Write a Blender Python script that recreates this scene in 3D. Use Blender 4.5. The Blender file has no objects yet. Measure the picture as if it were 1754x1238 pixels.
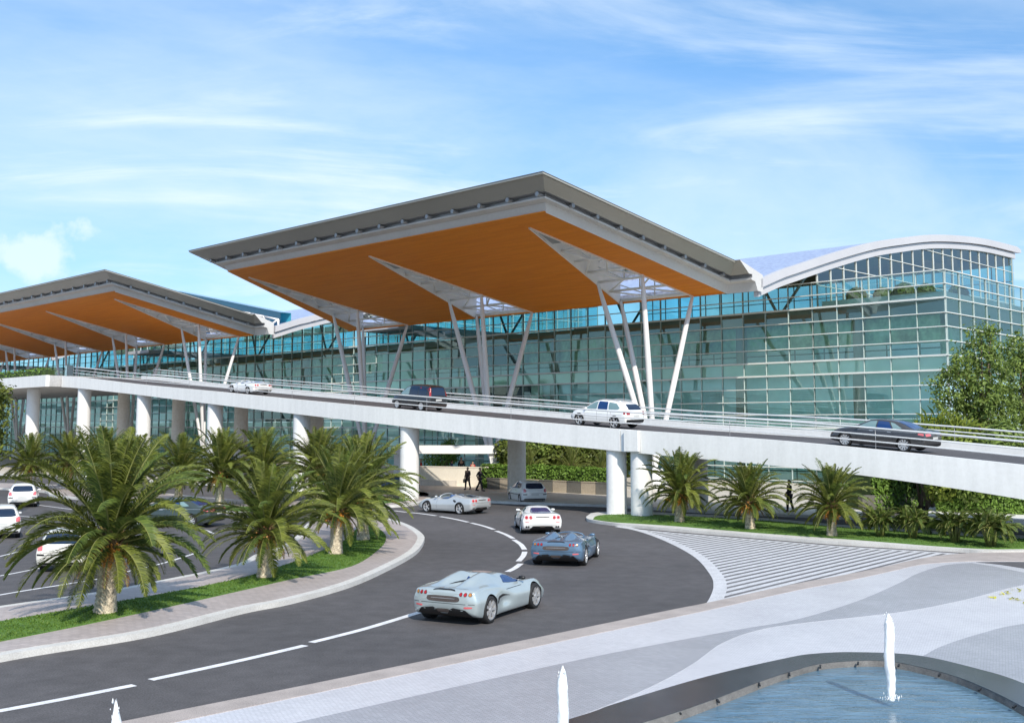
import bpy, bmesh, math, random
from mathutils import Vector, Matrix, noise
from mathutils.bvhtree import BVHTree
from mathutils.geometry import delaunay_2d_cdt
R = math.radians
random.seed(7)
scene = bpy.context.scene
COL = scene.collection

# ------------------------------------------------------------------ survey
# the place was surveyed from the photograph: camera 5.1 m above the road
F, PITCH, PX, H = 1870.0, R(6), 877.0, 5.1
PY = 730 - F * math.tan(PITCH)
CP, SP = math.cos(PITCH), math.sin(PITCH)
def ray(x, y):
    u, v = (x - PX) / F, -(y - PY) / F
    return Vector((u, CP - v * SP, SP + v * CP))
def gp(x, y, z=0.0):                      # survey point -> ground position
    d = ray(x, y); t = (z - H) / d.z
    return Vector((d.x * t, d.y * t, z))
_v = ray(-1019, 730)
A = -Vector((_v.x, _v.y, 0)).normalized()  # along the terminal front
B = Vector((-A.y, A.x, 0))                 # into the terminal
_r = ray(1628, 730)
C0 = Vector((_r.x / _r.y * 87.0, 87.0, 0)) # front corner of the terminal
ROT = math.atan2(A.y, A.x)
def W(a, b, z=0.0): return C0 + A * a + B * b + Vector((0, 0, z))
def L(p): q = Vector(p) - C0; return q.dot(A), q.dot(B), p[2]
def onb(x, y, b):
    d = ray(x, y); o = Vector((0, 0, H)); p0 = C0 + B * b
    t = (p0 - o).dot(B) / d.dot(B); q = o + d * t
    return (q - C0).dot(A), q.z

# ------------------------------------------------------------------ materials
def _nodes(name):
    m = bpy.data.materials.new(name); m.use_nodes = True
    nt = m.node_tree; return m, nt, nt.nodes, nt.links, nt.nodes['Principled BSDF']
def ramp2(nt, fac, c0, c1, p0=0.3, p1=0.7):
    r = nt.nodes.new('ShaderNodeValToRGB'); e = r.color_ramp.elements
    e[0].position = p0; e[0].color = (*c0, 1); e[1].position = p1; e[1].color = (*c1, 1)
    nt.links.new(fac, r.inputs[0]); return r
def noise_tex(nt, scale, detail=4, rough=0.55, vec=None, stretch=None):
    t = nt.nodes.new('ShaderNodeTexNoise'); t.inputs['Scale'].default_value = scale
    t.inputs['Detail'].default_value = detail; t.inputs['Roughness'].default_value = rough
    if vec is None:
        g = nt.nodes.new('ShaderNodeNewGeometry'); vec = g.outputs['Position']
    if stretch:
        mp = nt.nodes.new('ShaderNodeMapping'); mp.inputs['Scale'].default_value = stretch
        nt.links.new(vec, mp.inputs[0]); vec = mp.outputs[0]
    nt.links.new(vec, t.inputs['Vector']); return t
def mixc(nt, fac, a, b, mode='MIX'):
    m = nt.nodes.new('ShaderNodeMix'); m.data_type = 'RGBA'; m.blend_type = mode
    for s, v in ((m.inputs[0], fac), (m.inputs[6], a), (m.inputs[7], b)):
        if hasattr(v, 'links'): nt.links.new(v, s)
        elif isinstance(v, (tuple, list)): s.default_value = (*v, 1)
        else: s.default_value = v
    return m.outputs[2]
def bump(nt, h, strength=0.3, dist=0.02):
    b = nt.nodes.new('ShaderNodeBump'); b.inputs['Strength'].default_value = strength
    b.inputs['Distance'].default_value = dist
    nt.links.new(h, b.inputs['Height']); return b.outputs[0]
def mat(name, c, rough=0.6, var=0.12, scale=0.7, fine=0.0, fscale=60, metal=0.0, coat=0.0, spec=0.5, bmp=0.0, stretch=None):
    m, nt, N, K, P = _nodes(name)
    t = noise_tex(nt, scale, 5, 0.6, stretch=stretch)
    lo = tuple(x * (1 - var) for x in c); hi = tuple(min(1, x * (1 + var)) for x in c)
    col = ramp2(nt, t.outputs[0], lo, hi).outputs[0]
    if fine:
        t2 = noise_tex(nt, fscale, 2, 0.7)
        col = mixc(nt, fine, col, ramp2(nt, t2.outputs[0], (0.25,)*3, (0.85,)*3).outputs[0], 'OVERLAY')
        if bmp: K.new(bump(nt, t2.outputs[0], bmp, 0.01), P.inputs['Normal'])
    K.new(col, P.inputs['Base Color'])
    P.inputs['Roughness'].default_value = rough; P.inputs['Metallic'].default_value = metal
    P.inputs['Coat Weight'].default_value = coat; P.inputs['Coat Roughness'].default_value = 0.03
    P.inputs['Specular IOR Level'].default_value = spec
    return m
def m_asphalt(name='asphalt', c=(0.088, 0.082, 0.084)):
    m, nt, N, K, P = _nodes(name)
    big = noise_tex(nt, 0.12, 5, 0.6); mid = noise_tex(nt, 1.7, 5, 0.65); fin = noise_tex(nt, 28, 3, 0.8)
    lo = tuple(x * 0.8 for x in c); hi = tuple(x * 1.22 for x in c)
    col = ramp2(nt, big.outputs[0], lo, hi).outputs[0]
    col = mixc(nt, 0.45, col, ramp2(nt, mid.outputs[0], (0.30,)*3, (0.70,)*3).outputs[0], 'OVERLAY')
    col = mixc(nt, 0.75, col, ramp2(nt, fin.outputs[0], (0.18,)*3, (0.82,)*3, 0.3, 0.7).outputs[0], 'OVERLAY')
    K.new(col, P.inputs['Base Color']); P.inputs['Roughness'].default_value = 0.78
    P.inputs['Specular IOR Level'].default_value = 0.35
    K.new(bump(nt, fin.outputs[0], 0.35, 0.01), P.inputs['Normal']); return m
def m_pave(name, c, bw=0.3, bh=0.15, rough=0.5, mort=0.012, var=0.1, fine=0.25, spec=0.5):
    m, nt, N, K, P = _nodes(name)
    g = nt.nodes.new('ShaderNodeNewGeometry')
    mp = nt.nodes.new('ShaderNodeMapping'); mp.inputs['Rotation'].default_value = (0, 0, R(24))
    K.new(g.outputs['Position'], mp.inputs[0])
    b = nt.nodes.new('ShaderNodeTexBrick'); K.new(mp.outputs[0], b.inputs['Vector'])
    b.inputs['Scale'].default_value = 1; b.inputs['Brick Width'].default_value = bw; b.inputs['Row Height'].default_value = bh
    b.inputs['Mortar Size'].default_value = mort
    b.inputs['Color1'].default_value = (*[x * (1 - var) for x in c], 1); b.inputs['Color2'].default_value = (*[x * (1 + var) for x in c], 1)
    b.inputs['Mortar'].default_value = (*[x * 0.72 for x in c], 1)
    big = noise_tex(nt, 0.5, 5, 0.65); fin = noise_tex(nt, 45, 2, 0.7)
    col = mixc(nt, 0.45, b.outputs[0], ramp2(nt, big.outputs[0], (0.4,)*3, (0.6,)*3).outputs[0], 'OVERLAY')
    col = mixc(nt, fine, col, ramp2(nt, fin.outputs[0], (0.25,)*3, (0.8,)*3).outputs[0], 'OVERLAY')
    K.new(col, P.inputs['Base Color']); P.inputs['Roughness'].default_value = rough
    P.inputs['Specular IOR Level'].default_value = spec; return m
def m_leaf(name, c0, c1, trans=0.25, rough=0.5):
    m, nt, N, K, P = _nodes(name)
    g = nt.nodes.new('ShaderNodeNewGeometry')
    t = noise_tex(nt, 1.1, 3, 0.6)
    f = nt.nodes.new('ShaderNodeMath'); f.operation = 'MULTIPLY_ADD'
    K.new(g.outputs['Random Per Island'], f.inputs[0]); f.inputs[1].default_value = 0.6
    K.new(t.outputs[0], f.inputs[2])
    col = ramp2(nt, f.outputs[0], c0, c1, 0.4, 1.1).outputs[0]
    K.new(col, P.inputs['Base Color']); P.inputs['Roughness'].default_value = rough
    P.inputs['Specular IOR Level'].default_value = 0.3
    tr = nt.nodes.new('ShaderNodeBsdfTranslucent'); K.new(col, tr.inputs[0])
    ms = nt.nodes.new('ShaderNodeMixShader'); ms.inputs[0].default_value = trans
    K.new(P.outputs[0], ms.inputs[1]); K.new(tr.outputs[0], ms.inputs[2])
    K.new(ms.outputs[0], N['Material Output'].inputs[0]); return m
def m_glass(name, tint, refl=0.12, gl=(1, 1, 1), rough=0.01, wav=0.0, pane=0.0):
    m, nt, N, K, P = _nodes(name); N.remove(P)
    tr = nt.nodes.new('ShaderNodeBsdfTransparent'); gs = nt.nodes.new('ShaderNodeBsdfGlossy')
    t = noise_tex(nt, 0.25, 2)
    col = ramp2(nt, t.outputs[0], tuple(x * 0.9 for x in tint), tuple(min(1, x * 1.08) for x in tint)).outputs[0]
    gs.inputs[0].default_value = (*gl, 1); gs.inputs[1].default_value = rough
    if pane:                                               # every pane sits a hair out of true and differs a little in tint
        tc = nt.nodes.new('ShaderNodeTexCoord'); mp = nt.nodes.new('ShaderNodeMapping'); K.new(tc.outputs['Object'], mp.inputs[0])
        mp.inputs['Location'].default_value = (100, 100, -0.35 / 1.145); mp.inputs['Scale'].default_value = (1 / 2.36, 1 / 2.75, 1 / 1.145)
        fl = nt.nodes.new('ShaderNodeVectorMath'); fl.operation = 'FLOOR'; K.new(mp.outputs[0], fl.inputs[0])
        wn = nt.nodes.new('ShaderNodeTexWhiteNoise'); K.new(fl.outputs[0], wn.inputs[0])
        sb = nt.nodes.new('ShaderNodeVectorMath'); sb.operation = 'SUBTRACT'; K.new(wn.outputs['Color'], sb.inputs[0]); sb.inputs[1].default_value = (.5, .5, .5)
        sc_ = nt.nodes.new('ShaderNodeVectorMath'); sc_.operation = 'SCALE'; K.new(sb.outputs[0], sc_.inputs[0]); sc_.inputs['Scale'].default_value = pane
        g = nt.nodes.new('ShaderNodeNewGeometry'); ad2 = nt.nodes.new('ShaderNodeVectorMath'); ad2.operation = 'ADD'
        K.new(g.outputs['Normal'], ad2.inputs[0]); K.new(sc_.outputs[0], ad2.inputs[1])
        nz = nt.nodes.new('ShaderNodeVectorMath'); nz.operation = 'NORMALIZE'; K.new(ad2.outputs[0], nz.inputs[0]); K.new(nz.outputs[0], gs.inputs['Normal'])
        col = mixc(nt, 0.30, col, ramp2(nt, wn.outputs['Value'], (0.36,) * 3, (0.66,) * 3, 0, 1).outputs[0], 'OVERLAY')
    elif wav: K.new(bump(nt, t.outputs[0], wav, 0.5), gs.inputs['Normal'])
    K.new(col, tr.inputs[0])
    fr = nt.nodes.new('ShaderNodeFresnel'); fr.inputs[0].default_value = 1.5
    ad = nt.nodes.new('ShaderNodeMath'); ad.operation = 'ADD'; ad.use_clamp = True
    K.new(fr.outputs[0], ad.inputs[0]); ad.inputs[1].default_value = refl
    ms = nt.nodes.new('ShaderNodeMixShader'); K.new(ad.outputs[0], ms.inputs[0])
    K.new(tr.outputs[0], ms.inputs[1]); K.new(gs.outputs[0], ms.inputs[2])
    K.new(ms.outputs[0], N['Material Output'].inputs[0]); return m
def m_paint(name, c, metal=0.0, rough=0.28, coat=1.0):
    m, nt, N, K, P = _nodes(name)
    t = noise_tex(nt, 3, 3)
    K.new(ramp2(nt, t.outputs[0], tuple(x * .97 for x in c), tuple(min(1, x * 1.03) for x in c)).outputs[0], P.inputs['Base Color'])
    P.inputs['Roughness'].default_value = rough; P.inputs['Metallic'].default_value = metal
    P.inputs['Coat Weight'].default_value = coat; P.inputs['Coat Roughness'].default_value = 0.02; return m
def m_soffit():
    m, nt, N, K, P = _nodes('timber_soffit')
    tc = nt.nodes.new('ShaderNodeTexCoord')
    mp = nt.nodes.new('ShaderNodeMapping'); K.new(tc.outputs['Object'], mp.inputs[0])
    b = nt.nodes.new('ShaderNodeTexBrick'); K.new(mp.outputs[0], b.inputs['Vector'])
    b.inputs['Scale'].default_value = 1; b.inputs['Brick Width'].default_value = 3.2; b.inputs['Row Height'].default_value = 0.22
    b.inputs['Mortar Size'].default_value = 0.012
    c = (0.76, 0.235, 0.016)
    b.inputs['Color1'].default_value = (c[0]*.95, c[1]*.93, c[2]*.9, 1); b.inputs['Color2'].default_value = (c[0]*1.06, c[1]*1.1, c[2]*1.2, 1)
    b.inputs['Mortar'].default_value = (c[0]*.8, c[1]*.76, c[2]*.75, 1)
    t = noise_tex(nt, 0.8, 5, 0.6, vec=tc.outputs['Object'], stretch=(0.25, 3, 3))
    col = mixc(nt, 0.35, b.outputs[0], ramp2(nt, t.outputs[0], (0.38,)*3, (0.62,)*3).outputs[0], 'OVERLAY')
    K.new(col, P.inputs['Base Color']); P.inputs['Roughness'].default_value = 0.5; P.inputs['Specular IOR Level'].default_value = 0.18; return m
def m_water():
    m, nt, N, K, P = _nodes('pool_water')
    a = noise_tex(nt, 1.1, 3, 0.5, stretch=(1, 2.2, 1)); c = noise_tex(nt, 4.5, 3, 0.6, stretch=(1, 2, 1))
    ad = nt.nodes.new('ShaderNodeMath'); ad.operation = 'MULTIPLY_ADD'
    K.new(c.outputs[0], ad.inputs[0]); ad.inputs[1].default_value = 0.35; K.new(a.outputs[0], ad.inputs[2])
    K.new(bump(nt, ad.outputs[0], 0.28, 0.10), P.inputs['Normal'])
    K.new(ramp2(nt, a.outputs[0], (0.07, 0.14, 0.20), (0.13, 0.22, 0.29)).outputs[0], P.inputs['Base Color'])
    P.inputs['Roughness'].default_value = 0.04; P.inputs['IOR'].default_value = 1.4; P.inputs['Specular IOR Level'].default_value = 0.8; return m
def m_grid_interior():
    m, nt, N, K, P = _nodes('interior_panels')
    tc = nt.nodes.new('ShaderNodeTexCoord'); mp = nt.nodes.new('ShaderNodeMapping')
    mp.inputs['Rotation'].default_value = (R(90), 0, 0); K.new(tc.outputs['Object'], mp.inputs[0])
    b = nt.nodes.new('ShaderNodeTexBrick'); K.new(mp.outputs[0], b.inputs['Vector'])
    b.offset = 0; b.inputs['Scale'].default_value = 1; b.inputs['Brick Width'].default_value = 2.9; b.inputs['Row Height'].default_value = 1.15
    b.inputs['Mortar Size'].default_value = 0.06
    b.inputs['Color1'].default_value = (0.62, 0.86, 0.83, 1); b.inputs['Color2'].default_value = (0.84, 0.96, 0.93, 1)
    b.inputs['Mortar'].default_value = (0.08, 0.12, 0.1, 1)
    t = noise_tex(nt, 0.16, 4, 0.6); t2 = noise_tex(nt, 0.9, 5, 0.7, stretch=(1, 1, 0.7))
    col = mixc(nt, 0.55, b.outputs[0], ramp2(nt, t.outputs[0], (0.32, 0.36, 0.36), (0.75, 0.82, 0.78), 0.35, 0.65).outputs[0], 'OVERLAY')
    col = mixc(nt, 0.5, col, ramp2(nt, t2.outputs[0], (0.3, 0.38, 0.32), (0.7, 0.72, 0.68)).outputs[0], 'OVERLAY')
    K.new(col, P.inputs['Base Color']); P.inputs['Roughness'].default_value = 0.6; return m

M = dict(
 asphalt=m_asphalt(), deck_asphalt=m_asphalt('deck_asphalt', (0.085, 0.08, 0.085)),
 earth=mat('earth', (0.16, 0.15, 0.11), 0.95, 0.3, 0.3, 0.3),
 mark=mat('road_paint', (0.70, 0.69, 0.70), 0.6, 0.16, 2.5, 0.55, 25),
 kerb=mat('kerb_concrete', (0.56, 0.54, 0.51), 0.75, 0.1, 1.5, 0.3, 30, bmp=.2),
 kerb2=mat('kerb_granite', (0.36, 0.31, 0.285), 0.7, 0.15, 1.5, 0.5, 40, bmp=.2),
 pave=m_pave('pink_paving', (0.43, 0.37, 0.35)),
 forecourt=m_pave('forecourt_paving', (0.60, 0.55, 0.48), 0.6, 0.6),
 plaza=m_pave('plaza_light', (0.62, 0.61, 0.645), 0.12, 0.06, 0.27, 0.006, 0.06, 0.16),
 plazag=m_pave('plaza_grey', (0.385, 0.385, 0.415), 0.12, 0.06, 0.27, 0.006, 0.07, 0.18),
 coping=mat('dark_granite', (0.05, 0.054, 0.06), 0.16, 0.2, 2, 0.3, 60),
 gravelwall=mat('pebble_dash', (0.13, 0.125, 0.12), 0.9, 0.25, 4, 0.7, 55, bmp=.5),
 water=m_water(), turf=mat('turf', (0.08, 0.165, 0.022), 0.95, 0.22, 0.8, 0.5, 30, bmp=.5),
 blade=m_leaf('grass_blade', (0.075, 0.15, 0.02), (0.14, 0.225, 0.035), 0.3),
 white=mat('white_panel', (0.80, 0.79, 0.78), 0.45, 0.05, 0.25, 0.12, 8),
 fascia=mat('painted_concrete', (0.79, 0.78, 0.76), 0.6, 0.06, 1.3, 0.2, 5, stretch=(1.6, 1.6, .16)),
 fascia2=mat('canopy_fascia', (0.60, 0.585, 0.57), 0.4, 0.06, 0.3, 0.1, 6),
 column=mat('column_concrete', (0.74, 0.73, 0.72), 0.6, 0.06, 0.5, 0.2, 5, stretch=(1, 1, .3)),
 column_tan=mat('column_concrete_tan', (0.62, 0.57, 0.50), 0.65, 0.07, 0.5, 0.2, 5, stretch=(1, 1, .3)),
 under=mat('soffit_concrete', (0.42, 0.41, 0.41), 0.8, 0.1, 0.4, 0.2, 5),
 olive=mat('olive_metal', (0.36, 0.352, 0.32), 0.36, 0.07, 0.2, metal=0.2),
 bracket=mat('grey_steel', (0.35, 0.35, 0.36), 0.4, 0.1, 2, metal=0.5),
 roofm=mat('standing_seam_roof', (0.36, 0.42, 0.60), 0.4, 0.12, 1.5, 0.4, 3.0, metal=0.2),
 band=mat('roof_edge_metal', (0.58, 0.56, 0.57), 0.38, 0.05, 0.2, metal=0.15),
 rib=mat('white_steel', (0.84, 0.80, 0.77), 0.4, 0.06, 0.6),
 strut=mat('strut_paint', (0.70, 0.68, 0.67), 0.35, 0.05, 0.3),
 reveal=mat('reveal_panel', (0.80, 0.74, 0.69), 0.5, 0.08, 0.4),
 soffit=m_soffit(),
 glass=m_glass('green_glass', (0.80, 0.985, 0.92), 0.105, (0.76, 1.0, 0.93), pane=0.035),
 glassb=m_glass('blue_glass', (0.40, 0.75, 0.82), 0.06, (0.8, 0.95, 1.0)),
 glassg=m_glass('gable_glass', (0.56, 0.74, 0.70), 0.10, (0.9, 0.97, 0.97), pane=0.03),
 glassc=m_glass('clear_glass', (0.80, 0.90, 0.90), 0.05),
 mull=mat('white_mullion', (0.68, 0.70, 0.67), 0.4, 0.05, 1),
 mullv=mat('grey_mullion', (0.44, 0.51, 0.49), 0.4, 0.05, 1),
 spandrel=mat('green_spandrel', (0.84, 0.93, 0.82), 0.5, 0.08, 0.2),
 slabd=mat('slab_edge_dark', (0.28, 0.27, 0.25), 0.7, 0.1, 0.3),
 intfloor=mat('hall_floor', (0.40, 0.42, 0.38), 0.4, 0.1, 0.3),
 intcol=mat('hall_column', (0.40, 0.38, 0.32), 0.7, 0.1, 0.3),
 ceil=mat('hall_ceiling', (0.33, 0.27, 0.16), 0.7, 0.2, 0.25),
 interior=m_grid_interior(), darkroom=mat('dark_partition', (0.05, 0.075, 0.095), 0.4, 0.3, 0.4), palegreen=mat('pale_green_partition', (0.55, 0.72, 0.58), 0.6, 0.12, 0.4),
 aqua=mat('aqua_blind', (0.68, 0.92, 0.93), 0.6, 0.14, 0.5, 0.3, 0.9), lining=mat('hall_lining', (0.38, 0.60, 0.38), 0.6, 0.6, 0.3, 0.6, 1.1), dsteel=mat('dark_steel', (0.55, 0.62, 0.64), 0.5, 0.1, 0.5),
 rail=mat('rail_steel', (0.74, 0.74, 0.74), 0.35, 0.05, 1, metal=0.2),
 wall=mat('cream_render', (0.74, 0.68, 0.57), 0.8, 0.07, 0.4, 0.2, 12),
 planter=mat('planter_concrete', (0.40, 0.34, 0.26), 0.85, 0.15, 0.6, 0.3, 12),
 planterd=mat('planter_dark', (0.14, 0.135, 0.12), 0.85, 0.15, 0.6, 0.3, 12),
 palm=m_leaf('palm_leaf', (0.036, 0.058, 0.012), (0.175, 0.20, 0.032), 0.22),
 palmd=m_leaf('palm_leaf_dark', (0.035, 0.055, 0.012), (0.13, 0.165, 0.03), 0.22),
 palm2=m_leaf('palm_leaf_yellow', (0.055, 0.08, 0.015), (0.215, 0.24, 0.042), 0.22),
 palm3=m_leaf('palm_leaf_deep', (0.03, 0.055, 0.012), (0.12, 0.165, 0.03), 0.18),
 dry=m_leaf('palm_leaf_dry', (0.14, 0.075, 0.03), (0.30, 0.18, 0.07), 0.15),
 rachis=mat('palm_rachis', (0.20, 0.21, 0.06), 0.6, 0.2, 3),
 trunk=mat('palm_trunk', (0.46, 0.39, 0.29), 0.9, 0.55, 9, 0.7, 30, bmp=.8),
 boots=mat('palm_boots', (0.17, 0.11, 0.05), 0.9, 0.4, 6),
 fruit=mat('date_fruit', (0.55, 0.23, 0.035), 0.5, 0.35, 18),
 hedge=m_leaf('hedge_leaf', (0.07, 0.14, 0.02), (0.20, 0.33, 0.06), 0.25),
 tree=m_leaf('tree_leaf', (0.075, 0.115, 0.025), (0.23, 0.31, 0.07), 0.3),
 treel=m_leaf('strap_leaf', (0.10, 0.15, 0.02), (0.25, 0.30, 0.05), 0.25),
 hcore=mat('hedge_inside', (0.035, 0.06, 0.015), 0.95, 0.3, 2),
 bark=mat('bark', (0.16, 0.12, 0.08), 0.9, 0.3, 4, 0.4, 20, bmp=.4),
 litter=m_leaf('yellow_leaf', (0.35, 0.36, 0.03), (0.55, 0.50, 0.06), 0.1),
 tyre=mat('tyre_rubber', (0.014, 0.014, 0.015), 0.75, 0.2, 8), rim=mat('alloy', (0.62, 0.62, 0.63), 0.3, 0.05, 3, metal=0.6),
 black=mat('black_trim', (0.012, 0.012, 0.013), 0.45, 0.2, 5), dgrille=mat('dark_mesh', (0.075, 0.06, 0.055), 0.5, 0.3, 40),
 carglass=m_paint('car_glass', (0.01, 0.022, 0.05), 0, 0.1, 0.35), carblue=m_paint('car_glass_blue', (0.01, 0.04, 0.14), 0, 0.12, 0.25),
 cargreen=m_paint('car_glass_pale', (0.16, 0.25, 0.26), 0, 0.06, 1.0),
 red=m_paint('tail_red', (0.33, 0.012, 0.014), 0, 0.2, .5), redl=m_paint('tail_red_pale', (0.62, 0.13, 0.14), 0, 0.2),
 amber=m_paint('tail_amber', (0.42, 0.17, 0.03), 0, 0.2), plate=m_paint('blank_plate', (0.6, 0.6, 0.58), 0, 0.5),
 leather=mat('blue_leather', (0.05, 0.10, 0.22), 0.5, 0.2, 3),
 skin=mat('skin', (0.45, 0.27, 0.19), 0.6, 0.1, 9), hair=mat('hair', (0.03, 0.022, 0.018), 0.6, 0.2, 20), hairb=mat('hair_fair', (0.38, 0.26, 0.12), 0.6, 0.2, 20),
 suit=mat('dark_suit', (0.022, 0.022, 0.026), 0.85, 0.2, 6), suit2=mat('brown_coat', (0.09, 0.06, 0.055), 0.85, 0.2, 6),
 redshirt=mat('red_shirt', (0.42, 0.05, 0.05), 0.8, 0.15, 6), navy=mat('navy_shirt', (0.03, 0.06, 0.13), 0.8, 0.15, 6),
)
M['hatchpaint'] = mat('hatch_paint', (0.52, 0.515, 0.53), 0.65, 0.14, 2.0, 0.5, 25)
M['hatchbase'] = m_asphalt('worn_asphalt', (0.15, 0.145, 0.15))
def m_jet():
    m, nt, N, K, P = _nodes('water_jet')
    t = noise_tex(nt, 9, 4, 0.7, stretch=(2, 2, .35))
    K.new(ramp2(nt, t.outputs[0], (0.86, 0.88, 0.9), (0.98, 0.98, 0.98)).outputs[0], P.inputs['Base Color'])
    P.inputs['Roughness'].default_value = 0.4; P.inputs['Subsurface Weight'].default_value = 0.5
    P.inputs['Subsurface Radius'].default_value = (.2, .2, .2); P.inputs['Subsurface Scale'].default_value = 0.3
    lw = nt.nodes.new('ShaderNodeLayerWeight'); lw.inputs[0].default_value = 0.4; t3 = noise_tex(nt, 30, 3, 0.7, stretch=(1.5, 1.5, .3))
    mu = nt.nodes.new('ShaderNodeMath'); mu.operation = 'MULTIPLY'; K.new(lw.outputs['Facing'], mu.inputs[0]); K.new(ramp2(nt, t3.outputs[0], (.25,) * 3, (1,) * 3, .35, .6).outputs[0], mu.inputs[1])
    tr = nt.nodes.new('ShaderNodeBsdfTransparent'); ms = nt.nodes.new('ShaderNodeMixShader'); K.new(mu.outputs[0], ms.inputs[0]); K.new(P.outputs[0], ms.inputs[1]); K.new(tr.outputs[0], ms.inputs[2])
    K.new(ms.outputs[0], N['Material Output'].inputs[0]); return m
M['jet'] = m_jet()

# ------------------------------------------------------------------ builders
class MB:
    def __init__(s): s.v = []; s.f = []; s.m = []
    def add(s, vs, fs, mi=0):
        o = len(s.v); s.v += [tuple(p) for p in vs]; s.f += [tuple(i + o for i in f) for f in fs]; s.m += [mi] * len(fs)
    def box(s, x0, x1, y0, y1, z0, z1, mi=0):
        vs = [(x, y, z) for z in (z0, z1) for y in (y0, y1) for x in (x0, x1)]
        s.add(vs, [(0, 2, 3, 1), (4, 5, 7, 6), (0, 1, 5, 4), (2, 6, 7, 3), (0, 4, 6, 2), (1, 3, 7, 5)], mi)
    def prism(s, poly, z0, z1, mi=0, side=None):
        # poly: list of (x, y); z0/z1 numbers
        n = len(poly); ar = sum(poly[i][0] * poly[(i + 1) % n][1] - poly[(i + 1) % n][0] * poly[i][1] for i in range(n))
        if ar < 0: poly = poly[::-1]
        o = len(s.v); s.v += [(p[0], p[1], z0) for p in poly] + [(p[0], p[1], z1) for p in poly]
        if n > 6:
            vv, _, ff, *_r = delaunay_2d_cdt([Vector((p[0], p[1])) for p in poly], [], [list(range(n))], 1, 1e-4)
            o2 = len(s.v); s.v += [(p.x, p.y, z1) for p in vv]
            for f in ff:
                a_, b_, c_ = vv[f[0]], vv[f[1]], vv[f[2]]
                if (b_ - a_).cross(c_ - a_) < 0: f = list(reversed(f))
                s.f.append(tuple(o2 + i for i in f)); s.m.append(mi)
        else: s.f.append(tuple(range(o + n, o + 2 * n))); s.m.append(mi)
        for i in range(n):
            j = (i + 1) % n; s.f.append((o + i, o + j, o + n + j, o + n + i)); s.m.append(mi if side is None else side)
    def tube(s, pts, rad, n=10, mi=0, caps=True):
        pts = [Vector(p) for p in pts]; k = len(pts)
        rad = rad if isinstance(rad, (list, tuple)) else [rad] * k
        o = len(s.v); up = Vector((0, 0, 1))
        for i, p in enumerate(pts):
            t = (pts[min(i + 1, k - 1)] - pts[max(i - 1, 0)]).normalized()
            x = t.cross(up)
            if x.length < 1e-3: x = t.cross(Vector((0, 1, 0)))
            x.normalize(); y = x.cross(t).normalized()
            for j in range(n):
                a = 2 * math.pi * j / n; s.v.append(tuple(p + (x * math.cos(a) + y * math.sin(a)) * rad[i]))
        for i in range(k - 1):
            for j in range(n):
                a, b = o + i * n + j, o + i * n + (j + 1) % n
                s.f.append((a, a + n, b + n, b)); s.m.append(mi)
        if caps:
            s.f.append(tuple(o + j for j in range(n))); s.f.append(tuple(o + (k - 1) * n + j for j in reversed(range(n)))); s.m += [mi, mi]
    def bar(s, p, q, w, h, mi=0, up=(0, 0, 1)):
        p, q = Vector(p), Vector(q); t = (q - p).normalized(); x = t.cross(Vector(up))
        if x.length < 1e-3: x = t.cross(Vector((1, 0, 0)))
        x.normalize(); y = x.cross(t)
        vs = [c + x * (sx * w / 2) + y * (sy * h / 2) for c in (p, q) for sx, sy in ((-1, -1), (1, -1), (1, 1), (-1, 1))]
        s.add(vs, [(0, 1, 2, 3), (7, 6, 5, 4), (0, 4, 5, 1), (1, 5, 6, 2), (2, 6, 7, 3), (3, 7, 4, 0)], mi)
    def lathe(s, prof, n=20, mi=0, axis='z', c=(0, 0, 0)):
        o = len(s.v); c = Vector(c)
        for r, h in prof:
            for j in range(n):
                a = 2 * math.pi * j / n
                q = (r * math.cos(a), r * math.sin(a), h) if axis == 'z' else (r * math.cos(a), h, r * math.sin(a))
                s.v.append(tuple(c + Vector(q)))
        for i in range(len(prof) - 1):
            for j in range(n):
                a, b = o + i * n + j, o + i * n + (j + 1) % n
                s.f.append((a, b, b + n, a + n)); s.m.append(mi)
    def build(s, name, mats, parent=None, smooth=False, sharp=None, recalc=False):
        me = bpy.data.meshes.new(name); me.from_pydata(s.v, [], s.f)
        mats = mats if isinstance(mats, (list, tuple)) else [mats]
        for m in mats: me.materials.append(m)
        if len(mats) > 1: me.polygons.foreach_set('material_index', s.m)
        if smooth: me.polygons.foreach_set('use_smooth', [True] * len(me.polygons))
        if recalc:
            bm = bmesh.new(); bm.from_mesh(me); bmesh.ops.recalc_face_normals(bm, faces=bm.faces); bm.to_mesh(me); bm.free()
        if smooth and sharp: me.set_sharp_from_angle(angle=R(sharp))
        me.update()
        return link(name, me, parent)
def link(name, data, parent=None):
    o = bpy.data.objects.new(name, data); COL.objects.link(o)
    if parent: o.parent = parent
    return o
def tag(o, label=None, cat=None, group=None, kind=None):
    if label: o['label'] = label
    if cat: o['category'] = cat
    if group: o['group'] = group
    if kind: o['kind'] = kind
    return o
def empty(name, loc, rz=0.0):
    o = bpy.data.objects.new(name, None); COL.objects.link(o); o.location = loc; o.rotation_euler = (0, 0, rz)
    o.empty_display_size = 0.3; return o
def copy_tree(o, parent=None):
    c = o.copy(); COL.objects.link(c); c.parent = parent
    for ch in list(o.children): copy_tree(ch, c)
    return c
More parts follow.
